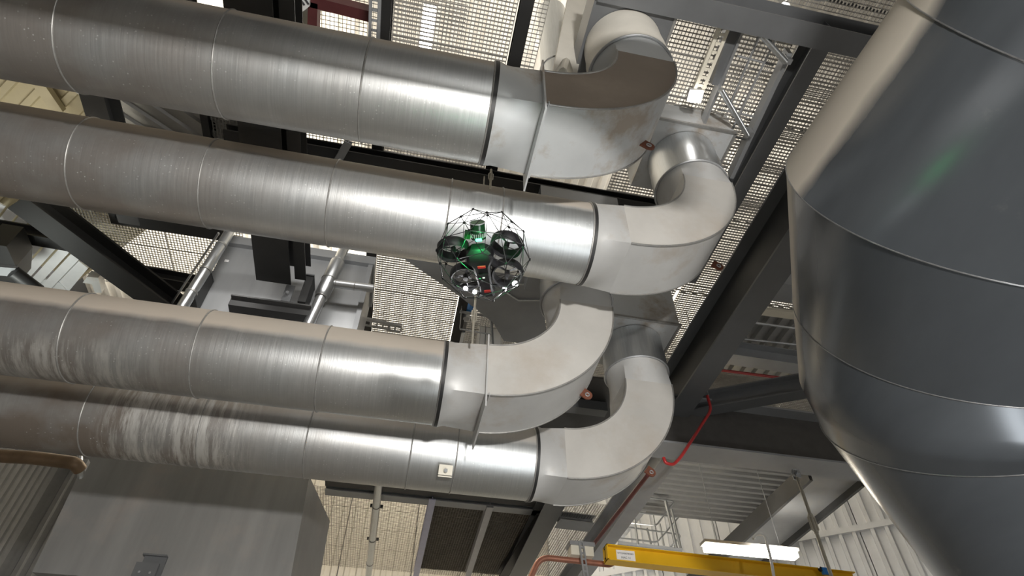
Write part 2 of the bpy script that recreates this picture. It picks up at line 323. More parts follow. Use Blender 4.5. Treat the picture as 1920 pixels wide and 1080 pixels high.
MB().prism([w0 + wn * .0 + V3(0, 0, 6.4), w0 + wn * .12 + V3(0, 0, 6.4), w0 + wn * .12 + V3(0, 0, 6.54), w0 + V3(0, 0, 6.54)], wd * 14.4).build('trim_rail', CLAD, wr)

# ------------------------------------------------------------------ beams
def ibeam(label, a, b, w, h, t=.02, mt=STEEL, name='steel_beam', cat='beam', group=None, up=(0, 0, 1), wm=None):
    """a, b: ends of the bottom flange's underside centre line"""
    a = Vector(a); b = Vector(b); d = (b - a).normalized(); s = d.cross(Vector(up)).normalized(); u = s.cross(d).normalized()
    T = thing(name, label, cat, a, group)
    def bar(x0, x1, z0, z1, nm, m_):
        P = [a + s * x0 + u * z0, a + s * x1 + u * z0, a + s * x1 + u * z1, a + s * x0 + u * z1]
        MB().prism(P, b - a).build(nm, m_, T, smooth=0)
    bar(-w / 2, w / 2, 0, t, 'flange', mt); bar(-w / 2, w / 2, h - t, h, 'flange', mt); bar(-t * .35, t * .35, t, h - t, 'web', wm or mt)  # wm gives a darker web: its shade put into the colour
    return T
ZG = 6.9
# beams running away from the camera under the main grating (frame lines)
ibeam('narrow black beam left of the lit mesh, running away above the ducts', (-.86, 1.0, 6.72), (-.86, 8.6, 6.72), .13, .18, .012, BLACK)
ibeam('narrow black beam between the lit mesh and the top elbow', (.60, 1.2, 6.70), (.60, 9.4, 6.70), .14, .2, .012, BLACK)
ibeam('dark grey beam running away just left of the right-hand mesh strip', (3.80, 1.9, 6.6), (3.80, 5.7, 6.6), .2, .3, .02, STEEL)
ibeam('large grey main beam running diagonally down beside the big dark duct', (3.91, 3.2, 5.2), (3.91, 7.22, 5.2), .34, .72, .03, STEEL, wm=STEEL_D)  # web darker than the flanges in place of its shade
ibeam('lower grey main beam carrying the dull red pipe behind the lowest elbow', (3.88, 7.5, 4.72), (3.88, 14.5, 4.72), .26, .5, .025, STEEL_L)
ibeam('black beam hanging under the left bay, seen between second and third duct', (-1.80, 1.0, 5.3), (-1.80, 5.6, 5.3), .40, .34, .02, STEEL_D)
ibeam('slim dark beam right of the wide black one, with pale edge', (-1.50, 1.0, 5.36), (-1.50, 5.55, 5.36), .13, .26, .012, STEEL_D)
ibeam('pale and dark beam crossing the cream ribbed casing at far left', (-3.95, 2.0, 6.35), (-3.95, 6.0, 6.35), .26, .3, .02, STEEL)
ibeam('thin black beam at the right end of the cream casing', (-2.96, 3.0, 6.8), (-2.96, 5.0, 6.8), .09, .2, .012, BLACK)
# beams running parallel with the ducts
ibeam('grey cross beam at the top of the picture, above the right mesh', (1.25, 1.95, 6.4), (7.2, 1.95, 6.4), .24, .42, .02, STEEL, wm=BLACK)  # black web stands in for shade
ibeam('black cross beam between the first and second duct', (-2.6, 4.56, 6.42), (3.6, 4.56, 6.42), .44, .14, .02, BLACK)
ibeam('black cross beam directly below the lowest duct', (-1.4, 11.85, 6.0), (3.3, 11.85, 6.0), .2, .3, .02, BLACK)
ibeam('grey channel edging the sooty mesh under the lowest duct', (-1.4, 12.18, 5.98), (3.25, 12.18, 5.98), .24, .12, .02, STEEL_L)
ibeam('broad grey cross beam right of the lowest elbow, holding the rod clevis', (3.4, 7.12, 4.6), (8.5, 7.12, 4.6), .42, .85, .03, STEEL_L, wm=mat('shaded_web_steel', (.085, .08, .075), .5, .1, noise=.2))  # pale flanges, dark web: light and shade put into the colours
p, q = onZ(1290, 778, 5.25), onZ(1520, 738, 5.25)
ibeam('dark inclined tie beam above the broad grey cross beam', p, q, .22, .3, .02, STEEL)
ibeam('dark cross beam under the ribbed deck at right', onZ(1330, 668, 6.2), onZ(1560, 702, 6.2), .25, .3, .02, STEEL_L)
T = thing('wide_girder', 'wide pale girder with dark edges crossing in front of the white ribbed wall', 'beam', (7.3, 8.4, 5.2))
MB().box2((6.85, 8.4, 5.30), (7.76, 13.5, 5.33)).build('web', STEEL_L, T, smooth=0)
MB().box2((6.79, 8.4, 5.18), (6.85, 13.5, 5.5)).build('flange', STEEL_D, T, smooth=0); MB().box2((7.76, 8.4, 5.18), (7.82, 13.5, 5.5)).build('flange', STEEL_D, T, smooth=0)  # flanges darker than the lit web: shade put into their colour
# left bay
p, q = onZ(30, 380, 6.2), onZ(330, 600, 6.2)
ibeam('broad black diagonal brace in the left bay', p, q, .36, .3, .03, BLACK)
for k, (a, b, lab) in enumerate((((205, 408), (420, 443), 'upper black bar across the left mesh, between second and third duct'), ((-20, 437), (190, 473), 'lower-left black bar beside the cream slats'), ((215, 515), (400, 548), 'lower black bar across the left mesh near the thin rail'))):
    ibeam(lab, onZ(*a, 6.6), onZ(*b, 6.6), .2, .2, .02, BLACK)
ibeam('short black bar joining the left mesh to the second duct row', (onZ(217, 380, 6.6)), (onZ(222, 410, 6.6)), .09, .2, .02, BLACK)
# sooty bay below the lowest duct
for k, (a, b, lab, mm) in enumerate((((811, 937), (779, 1085), 'blue-grey beam dividing the sooty mesh', BLUEGR), ((919, 952), (876, 1085), 'grey beam right of the blue-grey one under the sooty mesh', mat('pale_grey_steel', (.5, .5, .52), .45, .1, noise=.1)))):
    ibeam(lab, onZ(*a, 5.95), onZ(*b, 5.95), .14, .2, .02, mm)
ibeam('black beam edging the sooty mesh at its right side', onZ(1020, 965, 5.9), onZ(942, 1090, 5.9), .3, .2, .02, BLACK)
ibeam('plain grey beam below the lowest elbow, beside the clean mesh strip', onZ(1042, 945, 5.6), onZ(966, 1090, 5.6), .40, .4, .02, STEEL)
ibeam('short dark cross bar dividing the clean mesh strip under the lowest elbow', onZ(1045, 982, 6.2), onZ(1112, 990, 6.2), .45, .2, .02, STEEL)
ibeam('short grey strut leaning between first and second duct, above the black cross beam', onZ(653, 268, 6.3), onZ(632, 305, 6.3), .09, .06, .012, STEEL_L)
# end plate below main beam
T = thing('bracket_plate', 'small grey end bracket where the large main beam stops', 'bracket', (3.9, 7.3, 5.1))
MB().box((3.9, 7.27, 5.12), (.36, .05, .14)).build('plate', STEEL_D, T); MB().box((3.9, 7.33, 5.02), (.3, .06, .05)).build('foot', STEEL_L, T)
for sx in (-.1, .1): MB().cyl((3.9 + sx, 7.22, 5.12), (3.9 + sx, 7.25, 5.12), .016, n=6).build('bolt', ZINC_DULL, T)

# ------------------------------------------------------------------ gratings
def grate_mesh(W, D, px_, py_, tallx, mt, name):
    mb = MB(); h = .03
    n = int(W / px_); 
    for i in range(n + 1):
        x = i * W / n; mb.box((x, D / 2, -h / 2 if not tallx else -.006), (.004 if not tallx else .007, D, h if not tallx else .008))
    n = int(D / py_)
    for i in range(n + 1):
        y = i * D / n; mb.box((W / 2, y, -h / 2 if tallx else -.006), (W, .006 if tallx else .008, h if tallx else .008))
    me = bpy.data.meshes.new(name); mb.b.to_mesh(me); mb.b.free(); me.materials.append(mt); return me
def floor_grate(label, xs, ys, z, tallx, mt, skip=lambda x, y: False, px_=.042, py_=.045):
    T = thing('grating_floor', label, 'grating', (xs[0], ys[0], z)); cache = {}
    for i in range(len(xs) - 1):
        for j in range(len(ys) - 1):
            if skip((xs[i] + xs[i + 1]) / 2, (ys[j] + ys[j + 1]) / 2): continue
            W = xs[i + 1] - xs[i] - .015; D = ys[j + 1] - ys[j] - .012; key = (round(W, 3), round(D, 3))
            if key not in cache: cache[key] = grate_mesh(W, D, px_, py_, tallx, mt, 'grating_panel')
            o = bpy.data.objects.new('grating_panel', cache[key]); C.objects.link(o); o.parent = T; o.location = (xs[i] - xs[0], ys[j] - ys[0], 0)
    return T
def hood_hole(x, y): return False
floor_grate('open steel mesh floor overhead, lit from above, behind the top elbow', [-.79, .53], [1.0 + 1.02 * k for k in range(9)], ZG + .02, True, GRATE)
floor_grate('narrow mesh sliver left of the upright galvanised duct', [.68, .86], [2.1, 3.1, 4.1], ZG + .02, False, GRATE)
floor_grate('mesh floor strip between the top elbow and the cable ladder', [2.2, 3.65], [2.1, 2.6, 3.1, 3.9, 4.9], ZG + .02, True, GRATE)
floor_grate('mesh floor strip beside the big dark duct', [3.92, 5.4, 6.9], [2.12 + .98 * k for k in range(8)], ZG + .04, True, GRATE)
floor_grate('mesh floor in the top right corner above the grey cross beam', [1.4, 3.0, 4.6, 6.2], [-.2, .8, 1.84], ZG + .02, False, GRATE)
floor_grate('narrow mesh strip right of the paired elbows, left of the main beam', [.75, 2.3, 3.85], [5.9, 6.8, 7.7, 8.6, 9.5, 10.4], ZG, True, GRATE)
floor_grate('left mesh floor with upright stripes under the second duct', [-5.0, -3.8, -2.7], [4.9, 5.9, 6.9, 7.8], ZG, False, GRATE)
floor_grate('thin mesh slot between first and second duct, left bay', [-2.9, -1.9, -.93], [4.1, 4.9], ZG, False, GRATE)
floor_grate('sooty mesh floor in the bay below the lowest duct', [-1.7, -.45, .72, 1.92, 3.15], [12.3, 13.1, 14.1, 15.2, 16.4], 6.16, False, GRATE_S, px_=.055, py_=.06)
floor_grate('clean mesh floor strip beside the plain grey beam, bottom centre', [3.25, 4.3, 5.4], [12.3, 13.3, 14.3, 15.4, 16.5], 6.4, False, GRATE, px_=.055, py_=.06)
floor_grate('small mesh patch above the inclined tie beam at right', [4.3, 5.6, 7.0, 8.4], [7.85, 8.8, 9.8], 6.95, True, GRATE)
floor_grate('upper storey mesh floor seen through the cable ladder', [3.4, 4.6, 5.8, 7.0], [2.4, 3.6, 4.8, 6.0], 8.6, True, GRATE, px_=.06, py_=.06)
floor_grate('upper storey mesh floor glimpsed over the first duct', [-2.8, -1.4, 0], [3.4, 4.6, 5.8], 9.2, False, GRATE, px_=.06, py_=.06)

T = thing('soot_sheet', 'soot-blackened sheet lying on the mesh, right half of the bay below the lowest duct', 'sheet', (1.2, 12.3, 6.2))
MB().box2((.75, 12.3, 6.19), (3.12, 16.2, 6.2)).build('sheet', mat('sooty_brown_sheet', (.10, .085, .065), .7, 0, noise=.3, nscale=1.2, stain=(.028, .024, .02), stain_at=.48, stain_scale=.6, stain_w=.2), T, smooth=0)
# ------------------------------------------------------------------ the four duct runs
def ring_pts(cx, cy, cz, r, n=48): return [V3(cx, cy + r * math.sin(2 * PI * k / n), cz + r * math.cos(2 * PI * k / n)) for k in range(n)]
NS = 48
def sect(t, r, hw, hh):
    """t=0 circle, t=1 rectangle hw x hh; returns (side, radial) pairs"""
    out = []
    ca = math.atan2(hw, hh); angs = []
    q4 = [0, ca, PI / 2, PI - ca, PI, PI + ca, 1.5 * PI, 2 * PI - ca, 2 * PI]
    for i in range(8):
        for k in range(6): angs.append(q4[i] + (q4[i + 1] - q4[i]) * k / 6)
    for a in angs:
        s, c = math.sin(a), math.cos(a)
        kk = min(hw / abs(s) if abs(s) > 1e-6 else 9, hh / abs(c) if abs(c) > 1e-6 else 9)
        rr = r * (1 - t) + kk * t
        out.append((rr * s, rr * c))
    return out
def duct(label, Y, Z, xend, xc, seams, ztop, zring, hw, hh, Rc, em, pm, flange, lug, x0=-6.6, plate_top=None):
    T = thing('round_duct', label, 'duct', (0, Y, Z)); r = .40
    xs = [x0] + sorted(seams) + [xend]
    for a, b in zip(xs[:-1], xs[1:]):
        MB().loft([ring_pts(a, Y, Z, r), ring_pts(b, Y, Z, r)], caps=False).build('duct_section', pm, T)
    for x in seams:
        MB().torus((x, Y, Z), (1, 0, 0), r + .001, .0075, 64, 8).build('seam_ring', SEAM, T)
    # end collar
    mb = MB(); mb.torus((xend, Y, Z), (1, 0, 0), r + .002, .009, 64, 8); mb.build('end_collar', SEAM, T)
    mb = MB(); mb.loft([ring_pts(xend + .005, Y, Z, r + .012), ring_pts(xend + .035, Y, Z, r + .012)], caps=False)
    mb.build('dark_gap_band', BLACK, T)  # shade of the gap at the duct end, put in as black
    # round-to-rectangular transition
    tx = xend + .035
    def rg(x, t): return [V3(x, Y + s, Z + c) for s, c in sect(t, r + (.012 if t < .01 else 0), hw, hh)]
    MB().loft([rg(tx + (xc - tx) * k / 6, k / 6) for k in range(7)], caps=False).build('transition', em, T, smooth=25)
    # elbow: four sheet walls, bending from +X up to +Z
    zc = Z + Rc
    def arc(Rr, s, k, n=28): a = PI / 2 * k / n; return V3(xc + Rr * math.sin(a), Y + s, zc - Rr * math.cos(a))
    Ro, Ri = Rc + hh, Rc - hh; n = 28; th = .008
    E_ = MB()
    rings = []
    for k in range(n + 1): rings.append([arc(Ro, -hw, k), arc(Ro, hw, k), arc(Ri, hw, k), arc(Ri, -hw, k)])
    # split the flat and curved walls into their own sheets
    def sheet(i0, i1, nm, em=em):
        g = MB(); g.loft([[rg_[i0], rg_[i1]] for rg_ in rings], caps=False, closed_ring=False); return g.build(nm, em, T)
    sheet(0, 1, 'outer_wall'); sheet(2, 3, 'inner_wall'); sheet(3, 0, 'front_cheek', CHEEK_BR if em == ELBOW_RUST else CHEEK); sheet(1, 2, 'back_cheek')
    for Rr, s in ((Ro + .004, -hw - .002), (Ri, -hw - .002), (Ro + .004, hw)):
        MB().tube([arc(Rr, s, k) for k in range(n + 1)], .009, 6).build('edge_seam', SEAM, T)
    # rectangular-to-round transition above, then the round riser
    xr = xc + Rc
    def rv(z, t, rad=r): return [V3(xr - c, Y + s, z) for s, c in sect(t, rad, hw, hh)]
    MB().loft([rv(zc + (zring - zc) * k / 5, 1 - k / 5) for k in range(6)], caps=False).build('upper_transition', em, T, smooth=25)
    MB().torus((xr, Y, zring), (0, 0, 1), r + .012, .014, 56, 8).build('riser_collar', ZINC_DULL, T)
    zmid = zring + (ztop - zring) * .5
    cr = lambda z, rr: [V3(xr + rr * math.cos(2 * PI * k / 48), Y + rr * math.sin(2 * PI * k / 48), z) for k in range(48)]
    MB().loft([cr(zring, r + .012), cr(zmid, r + .012)], caps=False).build('riser_section', PALE if pm is None else flange[1], T)
    MB().loft([cr(zmid, r + .004), cr(ztop, r + .004)], caps=False).build('riser_section', flange[1], T)
    if flange[0]:
        g = MB(); x = xc
        g.box2((x - .007, Y - hw - .05, Z - hh - .16), (x + .007, Y + hw + .06, Z + hh + .09)); fl = g.build('flange_plate', em, T)
        MB().box2((x + .03, Y - hw - .022, Z - hh - .02), (x + .04, Y + hw + .02, Z - hh + .01)).build('flange_strip', em, T)
    # rusty lug with an eye, on the outer wall
    if lug:
        d = ray(*lug); ox, oz = xc, zc
        A = d.x * d.x + d.z * d.z; B = -(d.x * ox + d.z * oz); Cc = ox * ox + oz * oz - Ro * Ro
        t = (-B - math.sqrt(max(0, B * B - A * Cc))) / A; P = d * t
        P.y = min(max(P.y, Y - hw + .05), Y + hw - .08)
        nrm = V3(P.x - ox, 0, P.z - oz).normalized(); tg = V3(0, 1, 0).cross(nrm)
        g = MB(); pts = []
        for k in range(13):
            a = -PI / 2 + PI * k / 12; pts.append(P + nrm * (.06 + .055 * math.cos(a)) + tg * (.055 * math.sin(a)))
        pts = [P - tg * .055 - nrm * .01] + pts + [P + tg * .055 - nrm * .01]
        g.prism([p_ + V3(0, -.008, 0) for p_ in pts], (0, .016, 0)); lg = g.build('lifting_lug', RUSTY, T)
        MB().torus(P + nrm * .06 + V3(0, -.010, 0), (0, 1, 0), .02, .007, 16, 6).build('lug_eye', ZINC_DULL, lg)
    return T
HH = .285
D1 = duct('first and nearest large round duct, topmost, its elbow under the pale riser', 2.49, 4.55, .27, .66, [-5.87, -4.83, -3.79, -2.75, -1.71, -.68], 6.44, 5.78, .32, .275, 1.0, ELBOW_RUST, GALV, (True, PALE), (1205, 268))
D2 = duct('second large round duct, behind the caged drone', 3.69, 4.59, 1.42, 1.77, [-6.14, -5.1, -4.06, -3.02, -1.99, -.94, .09, .57], 6.48, 5.86, .325, .28, 1.05, ELBOW, GALV, (False, ZINC), (1337, 495))
D3 = duct('third large round duct, its pale elbow passing below the drone', 4.84, 3.58, .25, .66, [-6.03, -4.99, -3.95, -2.91, -1.87, -.82], 5.52, 4.92, .315, .29, 1.05, ELBOW, GALV_CRUST, (True, ZINC_DULL), (1087, 745))
D4 = duct('fourth and lowest round duct, streaked with white, elbow at bottom', 6.03, 3.53, 1.40, 1.74, [-6.16, -5.12, -4.08, -3.04, -1.97, -.95, .09, .56], 5.5, 4.97, .31, .30, 1.12, ELBOW, GALV_DUSTY, (False, ZINC), (1213, 880))
# clip on the fourth duct
P = onY(832, 915, 5.75); g = MB().box((P.x, 5.78, 3.13), (.14, .1, .012), Matrix.Rotation(.5, 3, 'X')).box((P.x, 5.72, 3.17), (.14, .012, .1), Matrix.Rotation(.5, 3, 'X'))
cl = g.build('hanger_clip', CREAMP, D4); MB().cyl((P.x, 5.70, 3.16), (P.x, 5.68, 3.14), .02, n=6).build('clip_bolt', ZINC, cl)
# unseen duct added above the frame so its shadow darkens the first elbow
D0 = thing('overhead_shade_duct', 'unseen galvanised duct added above the frame to shade the first elbow', 'duct', (0, .45, 3.6))
MB().loft([ring_pts(-5, .45, 3.6, .45), ring_pts(1.85, .45, 3.6, .45)]).build('duct_section', GALV, D0)

# boxes the risers run into
def hood(label, x, y, z, h, s=.5, mt=ELBOW_RUST):
    T = thing('collecting_box', label, 'box', (x, y, z))
    MB().box2((x - s, y - s, z), (x + s, y + s, z + h)).build('box_body', mt, T, smooth=0)
    for a, b in (((x - s - .02, y - s - .02, z - .012), (x + s + .02, y - s + .01, z + .02)), ((x + s - .01, y - s, z - .012), (x + s + .02, y + s, z + .02))):
        MB().box2(a, b).build('rim_strip', SEAM, T)
    return T
hood('dark square box over the nearest riser', 1.66, 2.49, 6.45, .42, .43, STEEL)
hood('tan square box over the second riser', 2.82, 3.69, 6.49, .42, .48)
hood('streaked metal box behind the second elbow over the last riser', 2.86, 6.03, 5.51, 1.3, .5, ELBOW_RUST)
hood('grey box over the third riser', 1.71, 4.84, 5.53, .9, .5, STEEL_L)

# ------------------------------------------------------------------ the big dark duct at the right (lobster-back bend)
k_ = .8
RG = [(V3(4.331, .884, 3.801), V3(-.024, -.996, .087), 1.562), (V3(4.227, 1.942, 3.965), V3(-.261, -.947, .186), 1.554),
      (V3(4.609, 2.886, 3.724), V3(-.411, -.867, .281), 1.431), (V3(5.051, 3.542, 3.335), V3(-.525, -.637, .565), 1.438)]
RG = [(c * k_, n.normalized(), r * k_) for c, n, r in RG]
def circ(c, n, r, N=96):
    u = n.cross(V3(0, 1, 0)).normalized() if abs(n.y) < .99 else V3(1, 0, 0); u = (V3(0, 0, 1) - n * n.z).normalized(); v = n.cross(u)
    return [c + (u * math.cos(2 * PI * i / N) + v * math.sin(2 * PI * i / N)) * r for i in range(N)]
def side_gap(ring, p, q):
    """signed pixel gap between a ring's outline and a photo line"""
    px, py = p; dx, dy = q[0] - px, q[1] - py; L = math.hypot(dx, dy); dx /= L; dy /= L; best = 1e9
    for P in ring:
        z = P.dot(RZ)
        if z < .2: continue
        X = P.dot(RX) / z * F + 960; Yy = P.dot(RY) / z * F + 540
        best = min(best, (X - px) * dy - (Yy - py) * dx)
    return best
top = (RG[0][0] + RG[0][1] * 2.6, RG[0][1], RG[0][2])
# corner ring between seam 3 and 4
c35 = RG[2][0].lerp(RG[3][0], .62); n35 = RG[2][1].lerp(RG[3][1], .62).normalized()
def solve_r(c, n, r0, p, q):
    lo, hi = r0 * .3, r0 * 1.6
    for _ in range(30):
        mid = (lo + hi) / 2
        if side_gap(circ(c, n, mid), p, q) > 0: lo = mid
        else: hi = mid
    return mid
r35 = solve_r(c35, n35, RG[3][2], (1474, 330), (1500, 740))
n5 = V3(-.5, -.45, .74).normalized(); c5 = RG[3][0] + V3(.5, .45, -.74).normalized() * 1.9
r5 = solve_r(c5, n5, .9, (1560, 830), (1750, 1080))
T = thing('large_bent_duct', 'huge glossy dark grey duct bending down the right side', 'duct', (3.6, 2.7, 1.2))
seq = [top, RG[0], RG[1], RG[2], (c35, n35, r35), RG[3], (c5, n5, r5)]
names = ['duct_segment'] * 3 + ['duct_segment', None, 'lower_cone']
def blend(A, B, N):
    return [[a.lerp(b, k / N) for a, b in zip(A, B)] for k in range(N + 1)]
for i in (0, 1, 2): MB().loft(blend(circ(*seq[i]), circ(*seq[i + 1]), 6), caps=False).build('duct_segment', VESSEL, T)
MB().loft(blend(circ(*seq[3]), circ(*seq[4]), 3) + blend(circ(*seq[4]), circ(*seq[5]), 3)[1:], caps=False).build('duct_segment', VESSEL, T, smooth=60)
MB().loft(blend(circ(*seq[5]), circ(*seq[6]), 6), caps=False).build('lower_cone', VESSEL, T)
for c, n, r in RG: MB().torus(c, n, r + .001, .0042, 110, 6).build('weld_seam', WELD, T)

# ------------------------------------------------------------------ casings and hoppers
T = thing('flue_casing', 'large flat grey steel casing between second and third duct', 'casing', (-1.8, 5.9, 4.15))
cb = MB().box2((-2.62, 5.85, 4.15), (-.75, 6.6, 6.15)).build('casing_body', CASING, T)
MB().box2((-2.66, 5.78, 6.06), (-.72, 6.62, 6.20)).build('top_flange', STEEL_L, T)
MB().box2((-.80, 5.80, 4.15), (-.74, 5.86, 6.06)).build('corner_strip', STEEL_L, T)
p = onY(425, 489, 5.845); MB().box((p.x, 5.846, p.z), (.05, .006, .04)).build('paper_sticker', LABEL, T, label='small pink and white sticker')
p = onY(561, 470, 5.78); MB().box((p.x, 5.76, p.z), (.07, .04, .04)).build('flange_clip', BRASS, T)
# lower-left hopper
T = thing('grey_hopper', 'broad brushed grey hopper hanging below the lowest duct at left', 'hopper', (-2.6, 8.6, 2.4))
A = [onY(166, 850, 8.5), onY(577, 905, 8.5), onY(540, 1110, 8.5), onY(40, 1110, 8.5)]
A[1].z = A[0].z; A[3].z = A[2].z
Bk = [A[0] + V3(.2, 1.4, 0), onY(640, 880, 9.9), onY(598, 1110, 9.9), A[3] + V3(.2, 1.4, 0)]
Bk[1].z = A[0].z; Bk[2].z = A[2].z; Bk[3].z = A[2].z
MB().loft([[A[0], A[1], Bk[1], Bk[0]], [A[3], A[2], Bk[2], Bk[3]]]).build('hopper_body', HOPPER, T, smooth=0)
p = onY(292, 1040, 8.45); MB().box2((p.x - .14, 8.42, p.z - .02), (p.x + .14, 8.5, p.z)).box2((p.x - .12, 8.46, p.z - .3), (p.x + .14, 8.5, p.z)).build('lug_plate', STEEL, T)
p = onY(280, 1056, 8.38); MB().box2((p.x - .14, 8.36, p.z - .35), (p.x + .12, 8.40, p.z)).build('lug_plate', STEEL, T)
for sx in (-.06, .06): MB().cyl((p.x + sx, 8.36, p.z - .12), (p.x + sx, 8.34, p.z - .12), .015, n=6).build('bolt', ZINC_DULL, T)
T = thing('dark_filler_plate', 'dark plate added to fill the dark gap between the third and fourth elbow', 'plate', tuple(onZ(1090, 760, 6.4)))
MB().prism([onZ(*p_, 6.4) for p_ in ((1020, 700), (1175, 715), (1180, 815), (1000, 825))], (0, 0, .04)).build('plate', STEEL_D, T, smooth=0)  # plate added only to darken the gap between the elbows
hb = onZ(1085, 770, 6.2); MB().box2((hb.x - .5, hb.y - .1, 6.2), (hb.x + .5, hb.y + .1, 6.38)).build('stiffener', STEEL, T)
# dark sloped chute behind the drone
T = thing('dark_chute', 'dark grey angular chute underside behind the drone, left of third riser', 'chute', tuple(onZ(900, 560, 6.5)))
poly = [onZ(x, y, 6.3) for x, y in ((735, 470), (1000, 470), (1030, 650), (945, 640), (925, 605), (862, 556))]
MB().prism(poly, (0, .1, .36)).build('chute_body', STEEL_L, T, smooth=0)
a, b = onZ(972, 563, 6.28), onZ(1012, 563, 6.28)
MB().cyl(a, b, .012).build('edge_angle', ZINC, T); MB().cyl(onZ(948, 548, 6.28), a, .012).build('edge_angle', ZINC, T)
MB().cyl(onZ(972, 533, 6.28), onZ(1012, 533, 6.28), .012).build('edge_angle', ZINC, T)
# underside of brown/dark shaft over first duct elbow gap
vx = onY(1038, 60, 3.2).x
T = thing('vertical_duct', 'upright galvanised duct behind the top elbow, left of the pale fin', 'duct', (vx, 3.2, 5.2))
MB().cyl((vx, 3.2, 5.2), (vx, 3.2, 9), .2, n=40).build('duct_body', ZINC, T); MB().torus((vx, 3.2, onY(1030, 100, 3.0).z), (0, 0, 1), .202, .008, 40, 6).build('seam_ring', SEAM, T)
T = thing('pale_fin', 'tall pale cream sheet fin left of the nearest riser', 'panel', (1.0, 2.9, 5.3))
poly = [onY(x, y, 2.75) for x, y in ((1036, 140), (1055, 111), (1062, 108), (1068, 112), (1077, 140), (1082, 140), (1092, 90), (1100, 60), (1118, -20), (1068, -20), (1060, 20), (1048, 80))]
MB().prism(poly, (0, .12, .02)).build('fin_sheet', PALE, T, smooth=0)

# cream ribbed casing, upper left, seen between first and second duct
T = thing('cream_casing', 'cream ribbed sheet casing between first and second duct, far left', 'casing', (-5, 4.5, 7.2))
o = onZ(45, 130, 7.25)
d1 = (onZ(250, 215, 7.25) - onZ(120, 145, 7.25)).normalized()
P0 = onZ(-60, 250, 7.3)
rot = (onZ(110, 170, 7.3) - onZ(85, 195, 7.3)).normalized()
perp = V3(0, 0, 1).cross(rot).normalized()
c0 = onZ(120, 200, 7.3)
mb = MB(); ribs(mb, c0 - rot * 3 - perp * 1.8, perp, rot, (0, 0, -1), 3.6, 5.2, .26, .05, .3, .06); mb.build('ribbed_sheet', CREAM, T, smooth=0)
MB().prism([onZ(*p_, 7.15) for p_ in ((48, 140), (70, 140), (118, 210), (95, 210))], (0, 0, .08)).build('cover_strip', CREAM, T)
MB().prism([onZ(*p_, 7.18) for p_ in ((205, 180), (262, 192), (226, 225), (200, 222))], (0, 0, .08)).build('plain_panel', CREAM, T)
for a in (205, 209): MB().prism([onZ(*p_, 7.14) for p_ in ((a, 208), (a + 3, 206), (a + 3, 211), (a, 214))], (0, 0, .03)).build('slot', BLACK, T)
T = thing('grey_ribbed_panel', 'dull grey-brown ribbed panel right of the cream casing', 'panel', tuple(onZ(320, 220, 7.2)))
rot = (onZ(345, 245, 7.0) - onZ(270, 195, 7.0)).normalized(); perp = V3(0, 0, 1).cross(rot).normalized(); c0 = onZ(300, 215, 7.0)
mb = MB(); ribs(mb, c0 - rot * 1.0 - perp * .8, perp, rot, (0, 0, -1), 1.25, 2.0, .2, .04, .3, .1); mb.build('ribbed_sheet', DECK, T, smooth=0)
# cream slats, far left, under second duct
T = thing('cream_slat_screen', 'brightly lit cream slatted screen at the left edge between second and third duct', 'screen', tuple(onZ(80, 500, 6.95)))
z = 7.0
u0, v0 = onZ(130, 470, z), onZ(60, 545, z); sd = (v0 - u0).normalized(); sp = V3(0, 0, 1).cross(sd).normalized()
base = onZ(118, 505, z)
for k in range(9):
    c = base + sp * (-.16 * k if (onZ(20, 490, z) - base).dot(sp) < 0 else .16 * k)
    MB().box(c, (.13, 1.25, .02), Matrix.Rotation(math.atan2(sd.y, sd.x) - PI / 2, 3, 'Z')).build('slat', CLAD, T, smooth=0)
MB().prism([onZ(*p_, z + .06) for p_ in ((132, 477), (165, 503), (130, 545), (100, 540))], (0, 0, .03)).build('end_panel', CLAD, T, smooth=0)
MB().prism([onZ(*p_, z + .04) for p_ in ((65, 520), (110, 530), (125, 545), (70, 542))], (0, 0, .03)).build('end_panel', CLAD, T, smooth=0)

# dark machinery blocks at the left edge
T = thing('dark_motor_block', 'dark angular machine block at the left edge above third duct', 'machine', tuple(onZ(15, 500, 6.2)))
MB().prism([onZ(*p_, 6.1) for p_ in ((-30, 455), (12, 462), (30, 500), (28, 540), (-30, 540))], (0, 0, .4)).build('housing', BLACK, T, smooth=0)
MB().prism([onZ(*p_, 6.05) for p_ in ((-10, 500), (30, 503), (16, 518), (-10, 516))], (0, 0, .05)).build('cover', STEEL_L, T, smooth=0)
MB().cyl(onZ(25, 510, 6.0), onZ(72, 545, 6.0), .09, n=16).build('shaft', BLACK, T)
T = thing('angle_bracket', 'pinkish grey angle bracket below the black diagonal brace', 'bracket', tuple(onZ(175, 530, 6.2)))
MB().prism([onZ(*p_, 6.2) for p_ in ((155, 530), (163, 519), (184, 521), (191, 549), (178, 549), (172, 533))], (0, 0, .12)).build('bracket_body', ELBOW, T, smooth=0)

